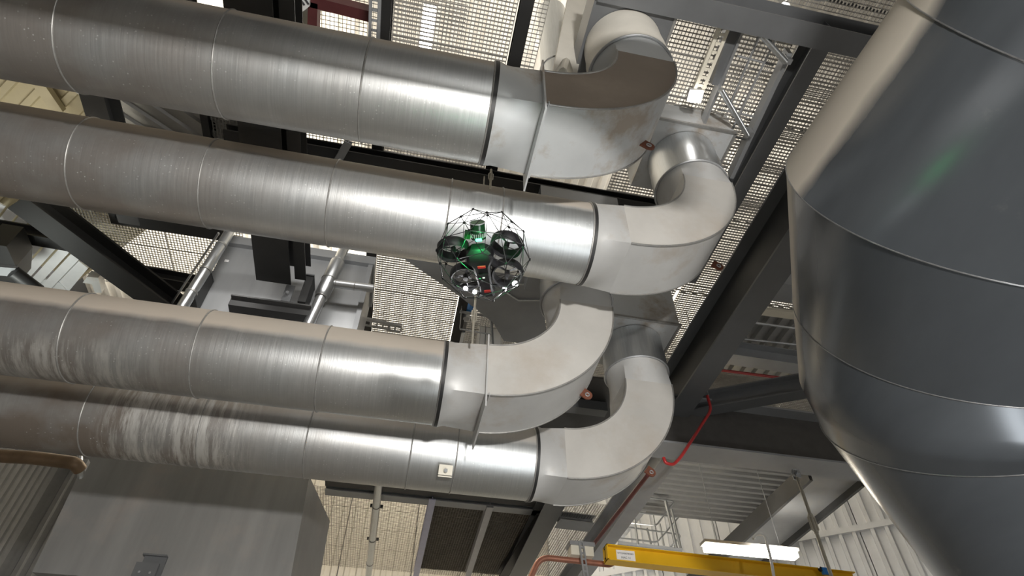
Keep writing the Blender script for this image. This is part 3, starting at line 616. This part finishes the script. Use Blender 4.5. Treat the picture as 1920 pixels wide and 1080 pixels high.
# ------------------------------------------------------------------ pipes and small steel
def pipe(label, pts, r, mt, name='pipe', cat='pipe', clamps=()):
    T = thing(name, label, cat, tuple(pts[0])); MB().tube(pts, r, 16).build('tube', mt, T)
    for t in clamps:
        a = Vector(pts[0]).lerp(Vector(pts[1]), t); d = (Vector(pts[1]) - Vector(pts[0])).normalized()
        MB().cyl(a - d * .012, a + d * .012, r * 1.12 if not isinstance(r, list) else r[0] * 1.12, n=20).build('collar', SEAM, T)
    return T
def bendpts(pts, rad, n=6):
    pts = [Vector(p_) for p_ in pts]; out = [pts[0]]
    for i in range(1, len(pts) - 1):
        a, b, c = pts[i - 1], pts[i], pts[i + 1]; r_ = min(rad, (a - b).length * .45, (c - b).length * .45)
        p0 = b + (a - b).normalized() * r_; p1 = b + (c - b).normalized() * r_
        for k in range(n + 1):
            t = k / n; out.append(p0 * (1 - t) ** 2 + b * 2 * t * (1 - t) + p1 * t * t)
    return out + [pts[-1]]
pipe('slim pale pipe at the left edge of the grey casing', [onY(437, 425, 5.6), onY(336, 585, 5.6)], .062, ZINC, clamps=(.25, .55, .8))
a, b = onY(647, 462, 5.55), onY(575, 615, 5.55)
T = pipe('pale stepped pipe in front of the grey casing, with a side branch', [a, b], .062, ZINC)
MB().tube([a.lerp(b, .20), a.lerp(b, .22), a.lerp(b, .62), a.lerp(b, .66)], [.065, .088, .088, .065], 20).build('thick_sleeve', ZINC, T)
for t in (.2, .45, .66): MB().torus(a.lerp(b, t), b - a, .09 if t == .45 else .07, .007, 24, 6).build('seam_ring', SEAM, T)
br = MB().cyl(onY(612, 530, 5.55), onY(700, 541, 5.55), .05).build('branch', ZINC_DULL, T)
for t in (.2, .6): 
    p_ = onY(612, 530, 5.55).lerp(onY(700, 541, 5.55), t); MB().torus(p_, (1, 0, 0), .051, .005, 24, 6).build('seam_ring', SEAM, br)
pipe('thin rail beside the slim pale pipe over the left mesh', [onZ(410, 437, 6.4), onZ(318, 575, 6.4)], .016, ZINC_DULL, 'handrail', 'rail')
T = pipe('pale vertical-looking pipe crossing the sooty mesh below the lowest duct', [onZ(711, 900, 5.75), onZ(689, 1095, 5.75)], .075, ZINC, clamps=(.2, .5, .75))
for t in (.25, .55): 
    p_ = onZ(711, 900, 5.75).lerp(onZ(689, 1095, 5.75), t); MB().box(p_ + V3(0, 0, .12), (.26, .05, .05)).build('pipe_clamp', STEEL_D, T)
pipe('brown thick pipe at the left edge under the lowest duct', bendpts([onY(-40, 853, 7.4), onY(60, 858, 7.4), onY(140, 868, 7.4), onY(150, 880, 7.5)], .1), .075, mat('brown_pipe_film', (.22, .15, .09), .45, .4, noise=.3, nscale=5))
T = thing('pipe_clamp', 'shiny oval clamp at the corner of the grey hopper', 'clamp', tuple(onY(150, 875, 7.6)))
MB().torus(onY(150, 873, 7.6), (1, .25, .5), .13, .03, 30, 8).build('clamp_ring', ZINC, T); MB().box(onY(158, 872, 7.65), (.06, .08, .12)).build('clamp_block', ZINC_DULL, T)

for (x, y, w_, h_, lab) in ((390, 545, 12, 60, 'black upright bracket beside the slim pale pipe'), (582, 556, 14, 50, 'black upright bracket left of the stepped pipe')):
    a = onY(x, y - h_ / 2, 5.72); b = onY(x + 3, y + h_ / 2, 5.72); T = thing('wall_bracket', lab, 'bracket', tuple(b))
    MB().box2((a.x - .045, 5.6, b.z), (a.x + .045, 5.84, a.z)).build('bracket_arm', BLACK, T, smooth=0); MB().box2((a.x - .05, 5.58, a.z), (a.x + .05, 5.84, a.z + .02)).build('bracket_cap', STEEL, T)
# base plate under the black beams in front of the casing
T = thing('cross_channel', 'black channel crossing below the two black beams at the grey casing', 'beam', tuple(onY(510, 585, 5.62)))
a, b = onY(436, 568, 5.6), onY(583, 592, 5.6); g = MB().prism([V3(a.x, 5.5, a.z - .12), V3(a.x, 5.8, a.z - .12), V3(a.x, 5.8, a.z), V3(a.x, 5.5, a.z)], (b.x - a.x, 0, 0)); g.build('channel_web', BLACK, T, smooth=0)
MB().box2((a.x, 5.46, a.z - .01), (b.x, 5.8, a.z + .01)).build('channel_flange', STEEL_D, T, smooth=0)
c = onY(540, 548, 5.5); MB().box((c.x, 5.52, c.z), (.10, .012, .26)).build('gusset', STEEL, T); MB().cyl((c.x, 5.50, c.z - .02), (c.x, 5.47, c.z - .02), .02, n=6).build('bolt', ZINC_DULL, T)

def perforated(label, a, b, w_, depth=.04, mt=ZINC_DULL):
    """slotted strut channel: two lips and rungs leave real slots"""
    a = Vector(a); b = Vector(b); d = b - a; L = d.length; d.normalize(); s = d.cross(V3(0, 0, 1)).normalized() if abs(d.z) < .9 else V3(1, 0, 0); u = s.cross(d)
    T = thing('slotted_channel', label, 'channel', tuple(a)); g = MB(); R_ = Matrix((s, d, u)).transposed()
    for x in (-1, 1):
        g.box((a + b) / 2 + s * x * w_ * .36, (w_ * .28, L, .004), R_); g.box((a + b) / 2 + s * x * w_ * .5 + u * depth / 2, (.004, L, depth), R_)
    n = max(3, int(L / .09))
    for k in range(n + 1): g.box(a + d * (L * k / n), (w_ * .5, .03, .004), R_)
    g.build('channel_body', mt, T, smooth=0); return T
perforated('slotted channel left of the lit mesh at the top edge', onZ(704, -20, 6.62), onZ(701, 75, 6.62), .12, mt=STEEL_L)
perforated('pale slotted channel beside the cable ladder, ending at the small lamp', onZ(1360, 48, 6.6), onZ(1308, 175, 6.6), .13, mt=CREAMP)
perforated('short slotted channel lying across the mesh left of the drone', onZ(672, 602, 6.3), onZ(752, 618, 6.3), .16)
perforated('slotted hanger strut carrying the small cream box', onY(1090, 1015, 9.2), onY(1101, 1095, 9.2), .08)

# cable ladder and bracing at upper right
T = thing('cable_ladder', 'grey cable ladder with thin rods running down beside the right mesh', 'ladder', tuple(onZ(1400, 60, 6.6)))
def zbar(p, q, z, w_, h_, nm, mt):
    a, b = onZ(*p, z), onZ(*q, z); d = b - a; L = d.length; s = V3(0, 0, 1).cross(d).normalized()
    return MB().box((a + b) / 2 + V3(0, 0, h_ / 2), (L, w_, h_), Matrix.Rotation(math.atan2(d.y, d.x), 3, 'Z')).build(nm, mt, T, smooth=0)
zbar((1381, 50), (1345, 160), 6.62, .13, .2, 'side_plate', STEEL)
zbar((1395, 55), (1318, 240), 6.58, .03, .14, 'side_rail', ZINC_DULL)
zbar((1482, 100), (1372, 335), 6.55, .05, .14, 'side_rail', STEEL_L)
for p_, q_ in (((1426, 62), (1367, 200)), ((1455, 72), (1345, 300))): MB().cyl(onZ(*p_, 6.64), onZ(*q_, 6.64), .013, n=8).build('tie_rod', ZINC_DULL, T)
for p_, q_ in (((1383, 105), (1450, 122)), ((1345, 205), (1420, 220)), ((1330, 245), (1400, 262))): MB().cyl(onZ(*p_, 6.66), onZ(*q_, 6.66), .013, n=8).build('rung', ZINC_DULL, T)
for (p_, q_, lab) in (((1428, 66), (1473, 116), 'upper open-ended round strut crossing the cable ladder'), ((1352, 168), (1401, 253), 'lower open-ended round strut crossing the cable ladder')):
    a, b = onZ(*p_, 6.45), onZ(*q_, 6.45); T = thing('round_strut', lab, 'strut', tuple(a))
    MB().tube([a, b], .032, 16).build('tube', ZINC, T); d = (b - a).normalized(); MB().cyl(b, b + d * .003, .025, n=16).build('dark_bore', BLACK, T)
    MB().box(b + V3(.05, 0, .08), (.06, .06, .12)).build('end_fitting', ZINC_DULL, T)
# glimpsed red-brown frame, pipes and equipment upstairs (over the first duct)
T = thing('red_brown_scaffold', 'red-brown steel scaffold of the storey above, seen over the first duct', 'scaffold', tuple(onZ(640, 20, 8)))
for p_, q_, w_ in (((585, -2), (695, 26), .14), ((590, 0), (588, 55), .12)):
    a, b = onZ(*p_, 8.2), onZ(*q_, 8.2); d = b - a; MB().box((a + b) / 2, (d.length, w_, .2), Matrix.Rotation(math.atan2(d.y, d.x), 3, 'Z')).build('frame_bar', REDBR, T, smooth=0)
T = thing('white_louvre', 'white panel with dark slots at the top edge over the first duct', 'louvre', tuple(onZ(560, 5, 8)))
MB().prism([onZ(*p_, 8.0) for p_ in ((535, -12), (580, -15), (580, 12), (560, 28))], (0, 0, .05)).build('panel', CLAD, T, smooth=0)
for k in range(4): MB().prism([onZ(x + 8 * k, y + 1.5 * (3 - k) - 4, 7.99) for x, y in ((541, -4), (544, -6), (556, 12), (553, 13))], (0, 0, .01)).build('slot', INK, T)
T = thing('upper_pipe', 'grey upper-storey panel wedge behind the white louvre', 'panel', tuple(onZ(530, 20, 8.4)))
MB().prism([onZ(*p_, 8.5) for p_ in ((512, -20), (590, -20), (600, 60), (512, 45))], (0, 0, .05)).build('panel', STEEL_L, T, smooth=0)

# ribbed deck, right
def deck(label, px4, z, along, mt=DECK, pitch=.22):
    P = [onZ(*p_, z) for p_ in px4]; xs = [p_.x for p_ in P]; ys = [p_.y for p_ in P]
    T = thing('ribbed_deck', label, 'deck', (min(xs), min(ys), z)); mb = MB()
    if along == 'x': ribs(mb, (min(xs), min(ys), z), (0, 1, 0), (1, 0, 0), (0, 0, -1), max(ys) - min(ys), max(xs) - min(xs), pitch, .06)
    else: ribs(mb, (min(xs), min(ys), z), (1, 0, 0), (0, 1, 0), (0, 0, -1), max(xs) - min(xs), max(ys) - min(ys), pitch, .06)
    mb.build('deck_sheet', mt, T, smooth=0); return T
deck('grey ribbed deck between main beam and big dark duct', [(1340, 600), (1540, 600), (1540, 690), (1340, 690)], 6.7, 'y')
deck('grey ribbed deck underside over the railing at lower right', [(1230, 870), (1480, 880), (1480, 960), (1200, 960)], 6.8, 'x', DECK)
for p_, q_, lab in (((1405, 604), (1500, 617), 'upper thin rail under the right ribbed deck'), ((1395, 636), (1500, 647), 'lower thin rail under the right ribbed deck')):
    pipe(lab, [onZ(*p_, 6.4), onZ(*q_, 6.4)], .02, ZINC_DULL, 'rail', 'rail')
T = thing('cable_tray', 'pale perforated cable tray above the right ribbed deck', 'tray', tuple(onZ(1450, 582, 6.4)))
a, b = onZ(1425, 578, 6.4), onZ(1500, 588, 6.4); MB().prism([a, a + V3(0, .14, 0), a + V3(0, .14, .05), a + V3(0, 0, .05)], b - a).build('tray_body', CREAMP, T, smooth=0)
T = thing('grey_duct_box', 'smooth grey duct box right of main beam, touching the big duct outline', 'box', tuple(onZ(1450, 550, 6.3)))
MB().prism([onZ(*p_, 6.3) for p_ in ((1440, 530), (1500, 535), (1510, 570), (1430, 562))], (0, 0, .4)).build('box_body', STEEL_L, T, smooth=0)

# red pipes
pipe('bright red bent pipe hanging below the main beam end', bendpts([onY(1326, 742, 6.6), onY(1334, 768, 6.6), onY(1276, 858, 6.6), onY(1262, 872, 6.55), onY(1248, 868, 6.5), onY(1244, 858, 6.5)], .12), .021, RED)
pipe('thin bright red pipe across the small mesh patch at right', [onZ(1350, 694, 6.3), onZ(1500, 713, 6.3)], .024, RED)
pipe('dull dark red pipe running down along the lower main beam', [onZ(1215, 890, 4.66), onZ(1098, 1040, 4.66)], .035, RED_D)
pipe('copper coloured bent pipe at bottom centre under the clean mesh strip', bendpts([onY(990, 1095, 9.4), onY(1012, 1044, 9.4), onY(1145, 1059, 9.4), onY(1157, 1048, 9.3)], .18), .045, COPPER)
# small cream box
T = thing('junction_box', 'small cream junction box on the slotted strut left of the yellow beam', 'box', tuple(onY(1092, 1035, 9.25)))
a, b = onY(1070, 1018, 9.25), onY(1114, 1043, 9.25)
MB().box2((a.x, 9.25, b.z), (b.x, 9.45, a.z)).build('box_body', CREAMP, T, smooth=0); MB().box2((a.x - .02, 9.22, a.z - .03), (b.x + .02, 9.46, a.z + .03)).build('box_lid', ZINC_DULL, T)
# yellow crane beam
T = thing('crane_beam', 'yellow crane beam with a white number plate, along the bottom edge', 'crane', (3.3, 9.0, 3.85))
A0, A1 = onY(1137, 1019, 9.0), onY(1603, 1072, 9.0); zb = A0.z
dz = (A1.z - A0.z)
def yb(y0, y1, z0, z1, nm, x0=A0.x, x1=A1.x):
    MB().prism([V3(x0, y0, zb + z0), V3(x0, y1, zb + z0), V3(x0, y1, zb + z1), V3(x0, y0, zb + z1)], (x1 - x0, 0, dz * (x1 - x0) / (A1.x - A0.x))).build(nm, YELLOW, T, smooth=0)
yb(9.0, 9.2, -.015, 0, 'top_flange'); yb(9.08, 9.11, -.225, -.015, 'web'); yb(9.0, 9.2, -.24, -.225, 'bottom_flange')
MB().box((A0.x + .01, 9.1, zb - .12), (.02, .2, .24)).build('end_plate', YELLOW, T)
for k in (-.07, .07): MB().cyl((A0.x + .0, 9.1, zb - .12 + k), (A0.x - .012, 9.1, zb - .12 + k), .012, n=8).build('bolt', BLACK, T)
pa, pb = A0.x + .17, A0.x + .47
pl = MB().box2((pa, 9.070, zb - .215), (pb, 9.078, zb - .05)).build('number_plate', LABEL, T, label='white plate with dark lettering')
def text(s, size, loc, par, mt=INK, rot=(PI / 2, 0, 0)):
    cu = bpy.data.curves.new('lettering', 'FONT'); cu.body = s; cu.size = size; cu.extrude = .0008; cu.align_x = 'CENTER'
    to = bpy.data.objects.new('t', cu); C.objects.link(to); dg = bpy.context.evaluated_depsgraph_get(); me = bpy.data.meshes.new_from_object(to.evaluated_get(dg)); bpy.data.objects.remove(to)
    o = bpy.data.objects.new('lettering', me); C.objects.link(o); me.materials.clear(); me.materials.append(mt); o.parent = par
    o.location = Vector(loc) - Vector(par['_base']); o.rotation_euler = rot; return o
text('WTGM0078G001', .036, ((pa + pb) / 2, 9.068, zb - .112), pl); text('HAC 11', .046, ((pa + pb) / 2, 9.068, zb - .178), pl)
# trolley
p_ = onY(1546, 1068, 8.98); T = thing('hoist_trolley', 'blue and black hoist trolley on the yellow beam', 'trolley', (p_.x, 8.98, p_.z - .1))
MB().box((p_.x, 8.97, p_.z - .03), (.12, .05, .1)).build('body', BLUE, T)
for sx in (-.07, .07): MB().cyl((p_.x + sx, 8.96, p_.z - .0), (p_.x + sx, 9.0, p_.z - .0), .035, n=14).build('wheel', BLACK, T)

# lamps
def lamp(label, a, b, w_, h_=.06, tm=TUBE, up=.05, wires=11.13):
    a = Vector(a); b = Vector(b); T = thing('tube_lamp', label, 'lamp', tuple(a)); d = b - a; ang = math.atan2(d.y, d.x); R_ = Matrix.Rotation(ang, 3, 'Z')
    MB().box((a + b) / 2, (d.length, w_, h_), R_).build('diffuser', tm, T); MB().box((a + b) / 2 + V3(0, 0, h_ / 2 + .03), (d.length + .06, w_ + .05, .05), R_).build('housing', HOUSE, T)
    if wires:
        for t in (.15, .85): c = a.lerp(b, t); MB().cyl(c + V3(0, 0, h_ / 2 + .05), V3(c.x, c.y, wires), .006, n=6).build('suspension_rod', ZINC_DULL, T)
    return T
lamp('glowing tube lamp behind the lit mesh, top centre', onZ(806, 15, 8.4), onZ(797, 92, 8.4), .13)
lamp('slanted tube lamp right of the pale riser', onZ(1254, 25, 8.2), onZ(1242, 72, 8.2), .12)
lamp('small square lamp at the foot of the pale slotted channel', onZ(1307, 176, 6.55), onZ(1303, 190, 6.55), .12, wires=None)
lamp('bright upper lamp seen through the right mesh at the top edge', onZ(1470, 10, 8.4), onZ(1478, 25, 8.4), .08)
lamp('long bright tube lamp hanging above the yellow crane beam', onY(1322, 1027, 9.6), onY(1492, 1042, 9.6), .16, .10, TUBE_W)
area('crane_lamp_glow', (6.0, 9.5, 4.25), (6.4, 11, 4.6), 1.5, .2, 120, (1, .94, .84))
# railing
T = thing('guard_railing', 'grey tubular guard railing of a platform above the yellow beam', 'railing', (5.0, 12, 5.4))
Yr = 12.0
def rp(x, y, yy=Yr): return onY(x, y, yy)
for i, (a, b, r_) in enumerate((((1187, 955), (1196, 1022), .024), ((1213, 990), (1221, 1020), .02), ((1237, 982), (1245, 1024), .02), ((1248, 940), (1268, 1028), .035), ((1259, 955), (1276, 1028), .03))):
    MB().cyl(rp(*a), rp(*b), r_, n=12).build('post', ZINC, T)
for pts in ([(1208, 932), (1265, 940), (1230, 986), (1175, 980)], [(1190, 960), (1272, 970)], [(1170, 987), (1278, 1003), (1258, 1025)], [(1160, 1008), (1232, 1017), (1272, 970)]):
    MB().tube(bendpts([rp(*p_) for p_ in pts], .1), .018, 8).build('rail', ZINC, T)
MB().prism([rp(1160, 1014), rp(1280, 1028), rp(1280, 1033), rp(1160, 1020)], (0, .04, 0)).build('toe_board', STEEL_L, T, smooth=0)
# bright cladding piece behind railing
T = thing('wall_cladding', 'white wall sheet glimpsed left of the red pipe end', 'cladding', tuple(onY(1262, 890, 13)))
MB().prism([onY(*p_, 13.2) for p_ in ((1256, 862), (1292, 863), (1240, 925), (1165, 1015), (1150, 1010))], (0, .05, 0)).build('panel', CLAD, T, smooth=0)
# rod with turnbuckle and clevis at the right
def hanger(label, a, b, r_, mt, tb, clevis=True, k2=1.0):
    a = Vector(a); b = Vector(b); d = (b - a).normalized(); s = d.orthogonal().normalized(); T = thing('hanger_rod', label, 'rod', tuple(b))
    MB().cyl(a, b, r_, n=12).build('rod', mt, T)
    c = a.lerp(b, tb); g = MB(); s = V3(1, 0, 0)
    for k in (-1, 1): g.tube([c - d * .12 * k2, c - d * .08 * k2 + s * k * r_ * 1.9, c + d * .08 * k2 + s * k * r_ * 1.9, c + d * .12 * k2], r_ * .7, 8)
    g.build('turnbuckle', mt, T)
    for k in (-1, 1): MB().cyl(c + d * .11 * k * k2 - d * .015, c + d * .11 * k * k2 + d * .015, r_ * 1.5, n=6).build('lock_nut', mt, T)
    if clevis:
        g = MB()
        for k in (-1, 1): g.box(a + V3(0, k * r_ * 1.7, .02), (r_ * 3.2, r_ * .9, .11))
        g.build('clevis', ZINC_DULL, T); MB().cyl(a + V3(0, -.07, .03), a + V3(0, .07, .03), r_ * 1.1, n=12).build('pin', ZINC, T); MB().torus(a + V3(0, 0, .05), (0, 1, 0), r_ * 2.2, r_ * .8, 20, 8).build('eye', ZINC_DULL, T)
    return T
hanger('long tie rod with clevis and turnbuckle hanging beside the big dark duct', onY(1494, 893, 6.95), onY(1566, 1100, 6.95), .022, BRASS, .46)
hanger('hanger rod with turnbuckle above the end of the third duct, below the drone', (.50, 4.36, 6.43), (.49, 4.36, 3.72), .011, BRASS, .872, False, .75)
hanger('short hanger rod with turnbuckle between first duct end and second duct', onY(921, 318, 3.3), onY(919, 356, 3.3), .010, BRASS, .35, False, .5)
pipe('curved pale tube hook in front of the long bright lamp', bendpts([onY(1412, 1010, 8.6), onY(1420, 1000, 8.6), onY(1434, 1002, 8.6), onY(1446, 1050, 8.6), onY(1454, 1100, 8.6)], .12), .022, WHITE, 'bent_tube', 'tube')

# equipment right of the drone's lamps, seen above third duct
T = thing('blue_valve', 'blue cylindrical valve body seen under the drone', 'valve', tuple(onZ(880, 600, 6.6)))
MB().cyl(onY(882, 556, 7.2), onY(876, 586, 7.2), .075, n=20).cyl(onY(889, 566, 7.2), onY(886, 584, 7.2), .05, n=16).build('valve_body', BLUE, T)
MB().torus(onY(879, 572, 7.2), (0, 0, 1), .08, .012, 24, 6).build('valve_rib', BLUE, T); MB().cyl(onY(875, 590, 7.2), onY(874, 598, 7.2), .05, n=16).build('valve_cap', ZINC_DULL, T)
T = thing('small_railing', 'short bent grey handrail between blue valve and white cylinder', 'railing', tuple(onY(925, 655, 7.0)))
MB().tube(bendpts([onY(862, 584, 7.0), onY(921, 594, 7.0), onY(924, 660, 7.0)], .1), .022, 10).build('rail', ZINC_DULL, T); MB().cyl(onY(862, 617, 7.0), onY(920, 627, 7.0), .012, n=8).build('lower_rail', ZINC_DULL, T)
T = thing('white_cabinet', 'white upright cabinet behind the short bent handrail', 'cabinet', tuple(onY(905, 660, 7.6)))
a, b = onY(902, 562, 7.6), onY(935, 660, 7.6); MB().box2((a.x, 7.6, b.z - .3), (b.x + .05, 8.0, a.z)).build('cabinet_body', WHITE, T, smooth=0); MB().box2((a.x + .1, 7.585, b.z), (a.x + .11, 7.6, a.z - .1)).build('door_gap', STEEL, T)
T = thing('white_cylinder', 'white horizontal vessel with a red mark, left of third elbow', 'vessel', tuple(onY(960, 640, 7.3)))
a, b = onY(955, 575, 8.3), onY(940, 660, 8.3)
MB().cyl(a, b + V3(0, 0, -.2), .17, n=32).build('vessel_body', WHITE, T); MB().torus(a.lerp(b, .25), b - a, .172, .01, 32, 6).build('band', ZINC_DULL, T)
MB().box(onY(938, 620, 8.1), (.05, .01, .16)).build('red_mark', DRED, T)

T = thing('back_panel', 'grey panel with pale edge behind the blue valve', 'panel', tuple(onY(880, 640, 8.3)))
a, b = onY(864, 590, 8.3), onY(908, 665, 8.3); MB().box2((a.x, 8.3, b.z), (b.x, 8.34, a.z)).build('panel', STEEL_L, T); MB().box2((a.x, 8.25, a.z - .38), (b.x, 8.3, a.z - .2)).build('dark_slot', BLACK, T)

# ------------------------------------------------------------------ the caged drone
dc = ray(906, 478).normalized() * 3.2
T = thing('caged_drone', 'black caged quadcopter drone with green lamp, hovering before the second duct', 'drone', tuple(dc))
Rr = .242
cg = bmesh.new(); bmesh.ops.create_icosphere(cg, subdivisions=2, radius=Rr); 
bmesh.ops.transform(cg, matrix=Matrix.Rotation(.35, 4, 'X') @ Matrix.Rotation(.2, 4, 'Z'), verts=cg.verts)
drop = set(random.Random(3).sample(range(len(cg.edges)), 8))
for e in cg.edges:
    if e.index in drop: continue
    MB().cyl(dc + e.verts[0].co, dc + e.verts[1].co, .0019, n=6).build('cage_rod', CARBON, T, smooth=60)
for v in cg.verts:
    MB().box(dc + v.co, (.011, .011, .008), v.co.to_track_quat('Z', 'Y').to_matrix()).build('cage_joint', PLASTIC, T, smooth=0)
cg.free()
def dp(px, py, dz=0): r_ = ray(px, py); return r_ * ((dc.z + dz) / r_.z)
tilt = Matrix.Rotation(.0, 3, 'X')
for i, (px, py, nx, ny) in enumerate(((850, 468, -.12, -.25), (950, 459, .18, -.2), (873, 519, -.05, .05), (951, 512, .05, .05))):
    c = dp(px, py, .02 if i < 2 else 0); ax = V3(nx, ny, 1).normalized(); R_o, R_i = .084, .071
    u = ax.orthogonal().normalized(); v = ax.cross(u); n = 40
    def rr_(rad, h): return [c + ax * h + (u * math.cos(2 * PI * k / n) + v * math.sin(2 * PI * k / n)) * rad for k in range(n)]
    g = MB(); g.loft([rr_(R_o - .005, -.028), rr_(R_o, -.012), rr_(R_o, .024), rr_(R_i + .003, .034), rr_(R_i, .014), rr_(R_i, -.022), rr_(R_o - .005, -.028)], caps=False)
    dct = g.build('rotor_duct', PLASTIC, T, smooth=50)
    MB().cyl(c - ax * .02, c + ax * .012, .014, n=18).build('motor', CARBON, dct)
    g = MB()
    for k in range(3):
        a = 2 * PI * k / 3 + .5 + i; dd = u * math.cos(a) + v * math.sin(a); g.cyl(c - ax * .012, c + dd * R_i - ax * .006, .0022, n=6)
    g.build('motor_strut', CARBON, dct)
    g = MB()
    for k in range(3):
        a = 2 * PI * k / 3 + i * .9; dd = u * math.cos(a) + v * math.sin(a); ee = ax.cross(dd)
        g.prism([c + ax * .014 + dd * .01 - ee * .004, c + ax * .014 + dd * .062 - ee * .004, c + ax * .014 + dd * .062 + ee * .005, c + ax * .014 + dd * .03 + ee * .010, c + ax * .014 + dd * .01 + ee * .004], ax * .0012)
    g.build('propeller', PROP, dct, smooth=0)
    hub = dc + (c - dc) * .25
    MB().cyl(hub, c + (dc - c).normalized() * R_o * .96, .026, .020, n=12).build('arm', PLASTIC, T)
# fuselage: tapered body running from the lamp end to the scanner
def frame_at(px, py, dz): return dp(px, py, dz)
a, b = dp(896, 462, -.02), dp(914, 548, -.02); ax = (b - a).normalized(); sx = ax.cross(V3(0, 0, 1)).normalized(); uz = sx.cross(ax)
def bx(p_, w_, h_, ch=.25): 
    return [p_ + sx * (w_ * x) + uz * (h_ * z_) for x, z_ in ((-1, -1 + ch), (-1 + ch, -1), (1 - ch, -1), (1, -1 + ch), (1, 1 - ch), (1 - ch, 1), (-1 + ch, 1), (-1, 1 - ch))]
L_ = (b - a).length
MB().loft([bx(a, .036, .024), bx(a + ax * .03, .064, .040), bx(a + ax * .075, .070, .042), bx(a + ax * .12, .044, .036), bx(a + ax * (L_ - .05), .034, .03), bx(b, .042, .034)]).build('fuselage', PLASTIC, T, smooth=30)
for px, py, w_ in ((903, 501, .02), (914, 546, .017)):
    p_ = dp(px, py, -.065 if py < 520 else -.06); p_ = p_ - ray(px, py).normalized() * .02
    MB().box(p_, (w_ * 2, .013, .006), Matrix((sx, ax, uz)).transposed()).build('battery_strap', DRED, T)
MB().box(dp(908, 520, -.05), (.05, .06, .02), Matrix((sx, ax, uz)).transposed()).build('battery', CARBON, T)
MB().box(dp(907, 521, -.065), (.012, .008, .002), Matrix((sx, ax, uz)).transposed()).build('white_mark', LABEL, T)
# scanner on top: drum, ribbed collar, green lamp
s0, s1 = dp(897, 443, 0), dp(895, 417, 0); s0 = s0 - ray(897, 443).normalized() * .03; s1 = s1 - ray(895, 417).normalized() * .0
sd = (s1 - s0).normalized()
sc = MB().cyl(s0 - sd * .01, s1, .037, n=32).build('scanner_drum', LIDARG, T, label='green lit scanner drum')
MB().torus(s1, sd, .037, .003, 32, 6).build('drum_rim', ZINC_DULL, sc)
g = MB()
for k in range(22):
    t = 2 * PI * k / 22; u = sd.orthogonal().normalized(); v = sd.cross(u); g.box(s0 + sd * .012 + (u * math.cos(t) + v * math.sin(t)) * .039, (.005, .005, .02), sd.to_track_quat('Z', 'Y').to_matrix())
g.build('cooling_fins', ZINC_DULL, sc)
MB().box(s0 + V3(-.055, 0, 0), (.03, .03, .035)).build('sensor_box', GREENL if False else LIDARG, T)
gp = s0 - ray(896, 450).normalized() * .045 - sd * .02
MB().box(gp, (.03, .01, .008), Matrix((sx, ax, uz)).transposed()).build('green_lamp', GREENL, T, label='glowing green lamp')
l = bpy.data.lights.new('drone_green_light', 'POINT'); l.energy = 2.6; l.color = (.04, 1, .22); l.shadow_soft_size = .02
lo = bpy.data.objects.new('drone_green_light', l); C.objects.link(lo); lo.location = dp(896, 466, 0) - ray(896, 466).normalized() * .10
for px, py, r_ in ((873, 541, .011), (890, 547, .010), (946, 542, .011), (966, 532, .014)):
    p_ = dp(px, py, -.02); f_ = MB().cyl(p_, p_ + V3(0, .02, .01), r_ * 1.5, r_, n=16).build('lamp_housing', PLASTIC, T); MB().cyl(p_ - V3(0, .003, .004), p_, r_ * 1.1, n=16).build('lamp_lens', LAMPW, f_)
    l = bpy.data.lights.new('drone_lamp', 'POINT'); l.energy = .35; l.shadow_soft_size = .012; lo = bpy.data.objects.new('drone_lamp', l); C.objects.link(lo); lo.location = p_ + V3(0, .01, -.05)
for px in (878, 946): MB().cyl(dc + (b - dc) * .8, dp(px, 535, -.01), .008, n=8).build('lamp_bar', CARBON, T)
def hang(name, pts, ztop, r_=.008):
    T_ = S.objects[name]
    for p_ in pts: MB().cyl(p_, (p_[0], p_[1], ztop), r_, n=6).build('hanger', ZINC_DULL, T_)
bb = lambda n_: [S.objects[n_].matrix_world @ Vector(c_) for c_ in S.objects[n_].children[0].bound_box]
bpy.context.view_layer.update()
for n_ in ('cable_tray', 'grey_duct_box', 'ribbed_deck', 'rail', 'rail.001', 'white_cabinet', 'pipe.005', 'small_railing', 'pipe.004', 'pipe.006'):
    o_ = S.objects[n_]; ch = o_.children[0]; vs = [ch.matrix_world @ v.co for v in ch.data.vertices]
    x0_, x1_ = min(v.x for v in vs), max(v.x for v in vs); va = min(vs, key=lambda v: v.x); vb = max(vs, key=lambda v: v.x)
    hang(n_, [va.lerp(vb, .04), va.lerp(vb, .96)] if n_ not in ('pipe.004', 'small_railing') else [max(vs, key=lambda v: v.z)], 4.73 if n_ == 'pipe.006' else 6.65 if n_ in ('rail', 'rail.001', 'pipe.005') else 6.93)
GROUPS = {'round_duct': 'parallel round ducts', 'collecting_box': 'boxes over the duct risers', 'tube_lamp': 'fluorescent lamps', 'hanger_rod': 'hanger rods with turnbuckles', 'grating_floor': 'mesh floors overhead', 'steel_beam': 'steel beams of the floor frame', 'slotted_channel': 'slotted channels', 'round_strut': 'round struts at the cable ladder', 'ribbed_deck': 'ribbed decks', 'wall_bracket': 'black wall brackets', 'rail': 'rails under the right deck'}
for o in S.objects:
    k0 = o.name.split('.')[0]
    if o.parent is None and 'label' in o and k0 in GROUPS: o['group'] = GROUPS[k0]
    if '_base' in o: del o['_base']
    if '_stainfac' in o: del o['_stainfac']
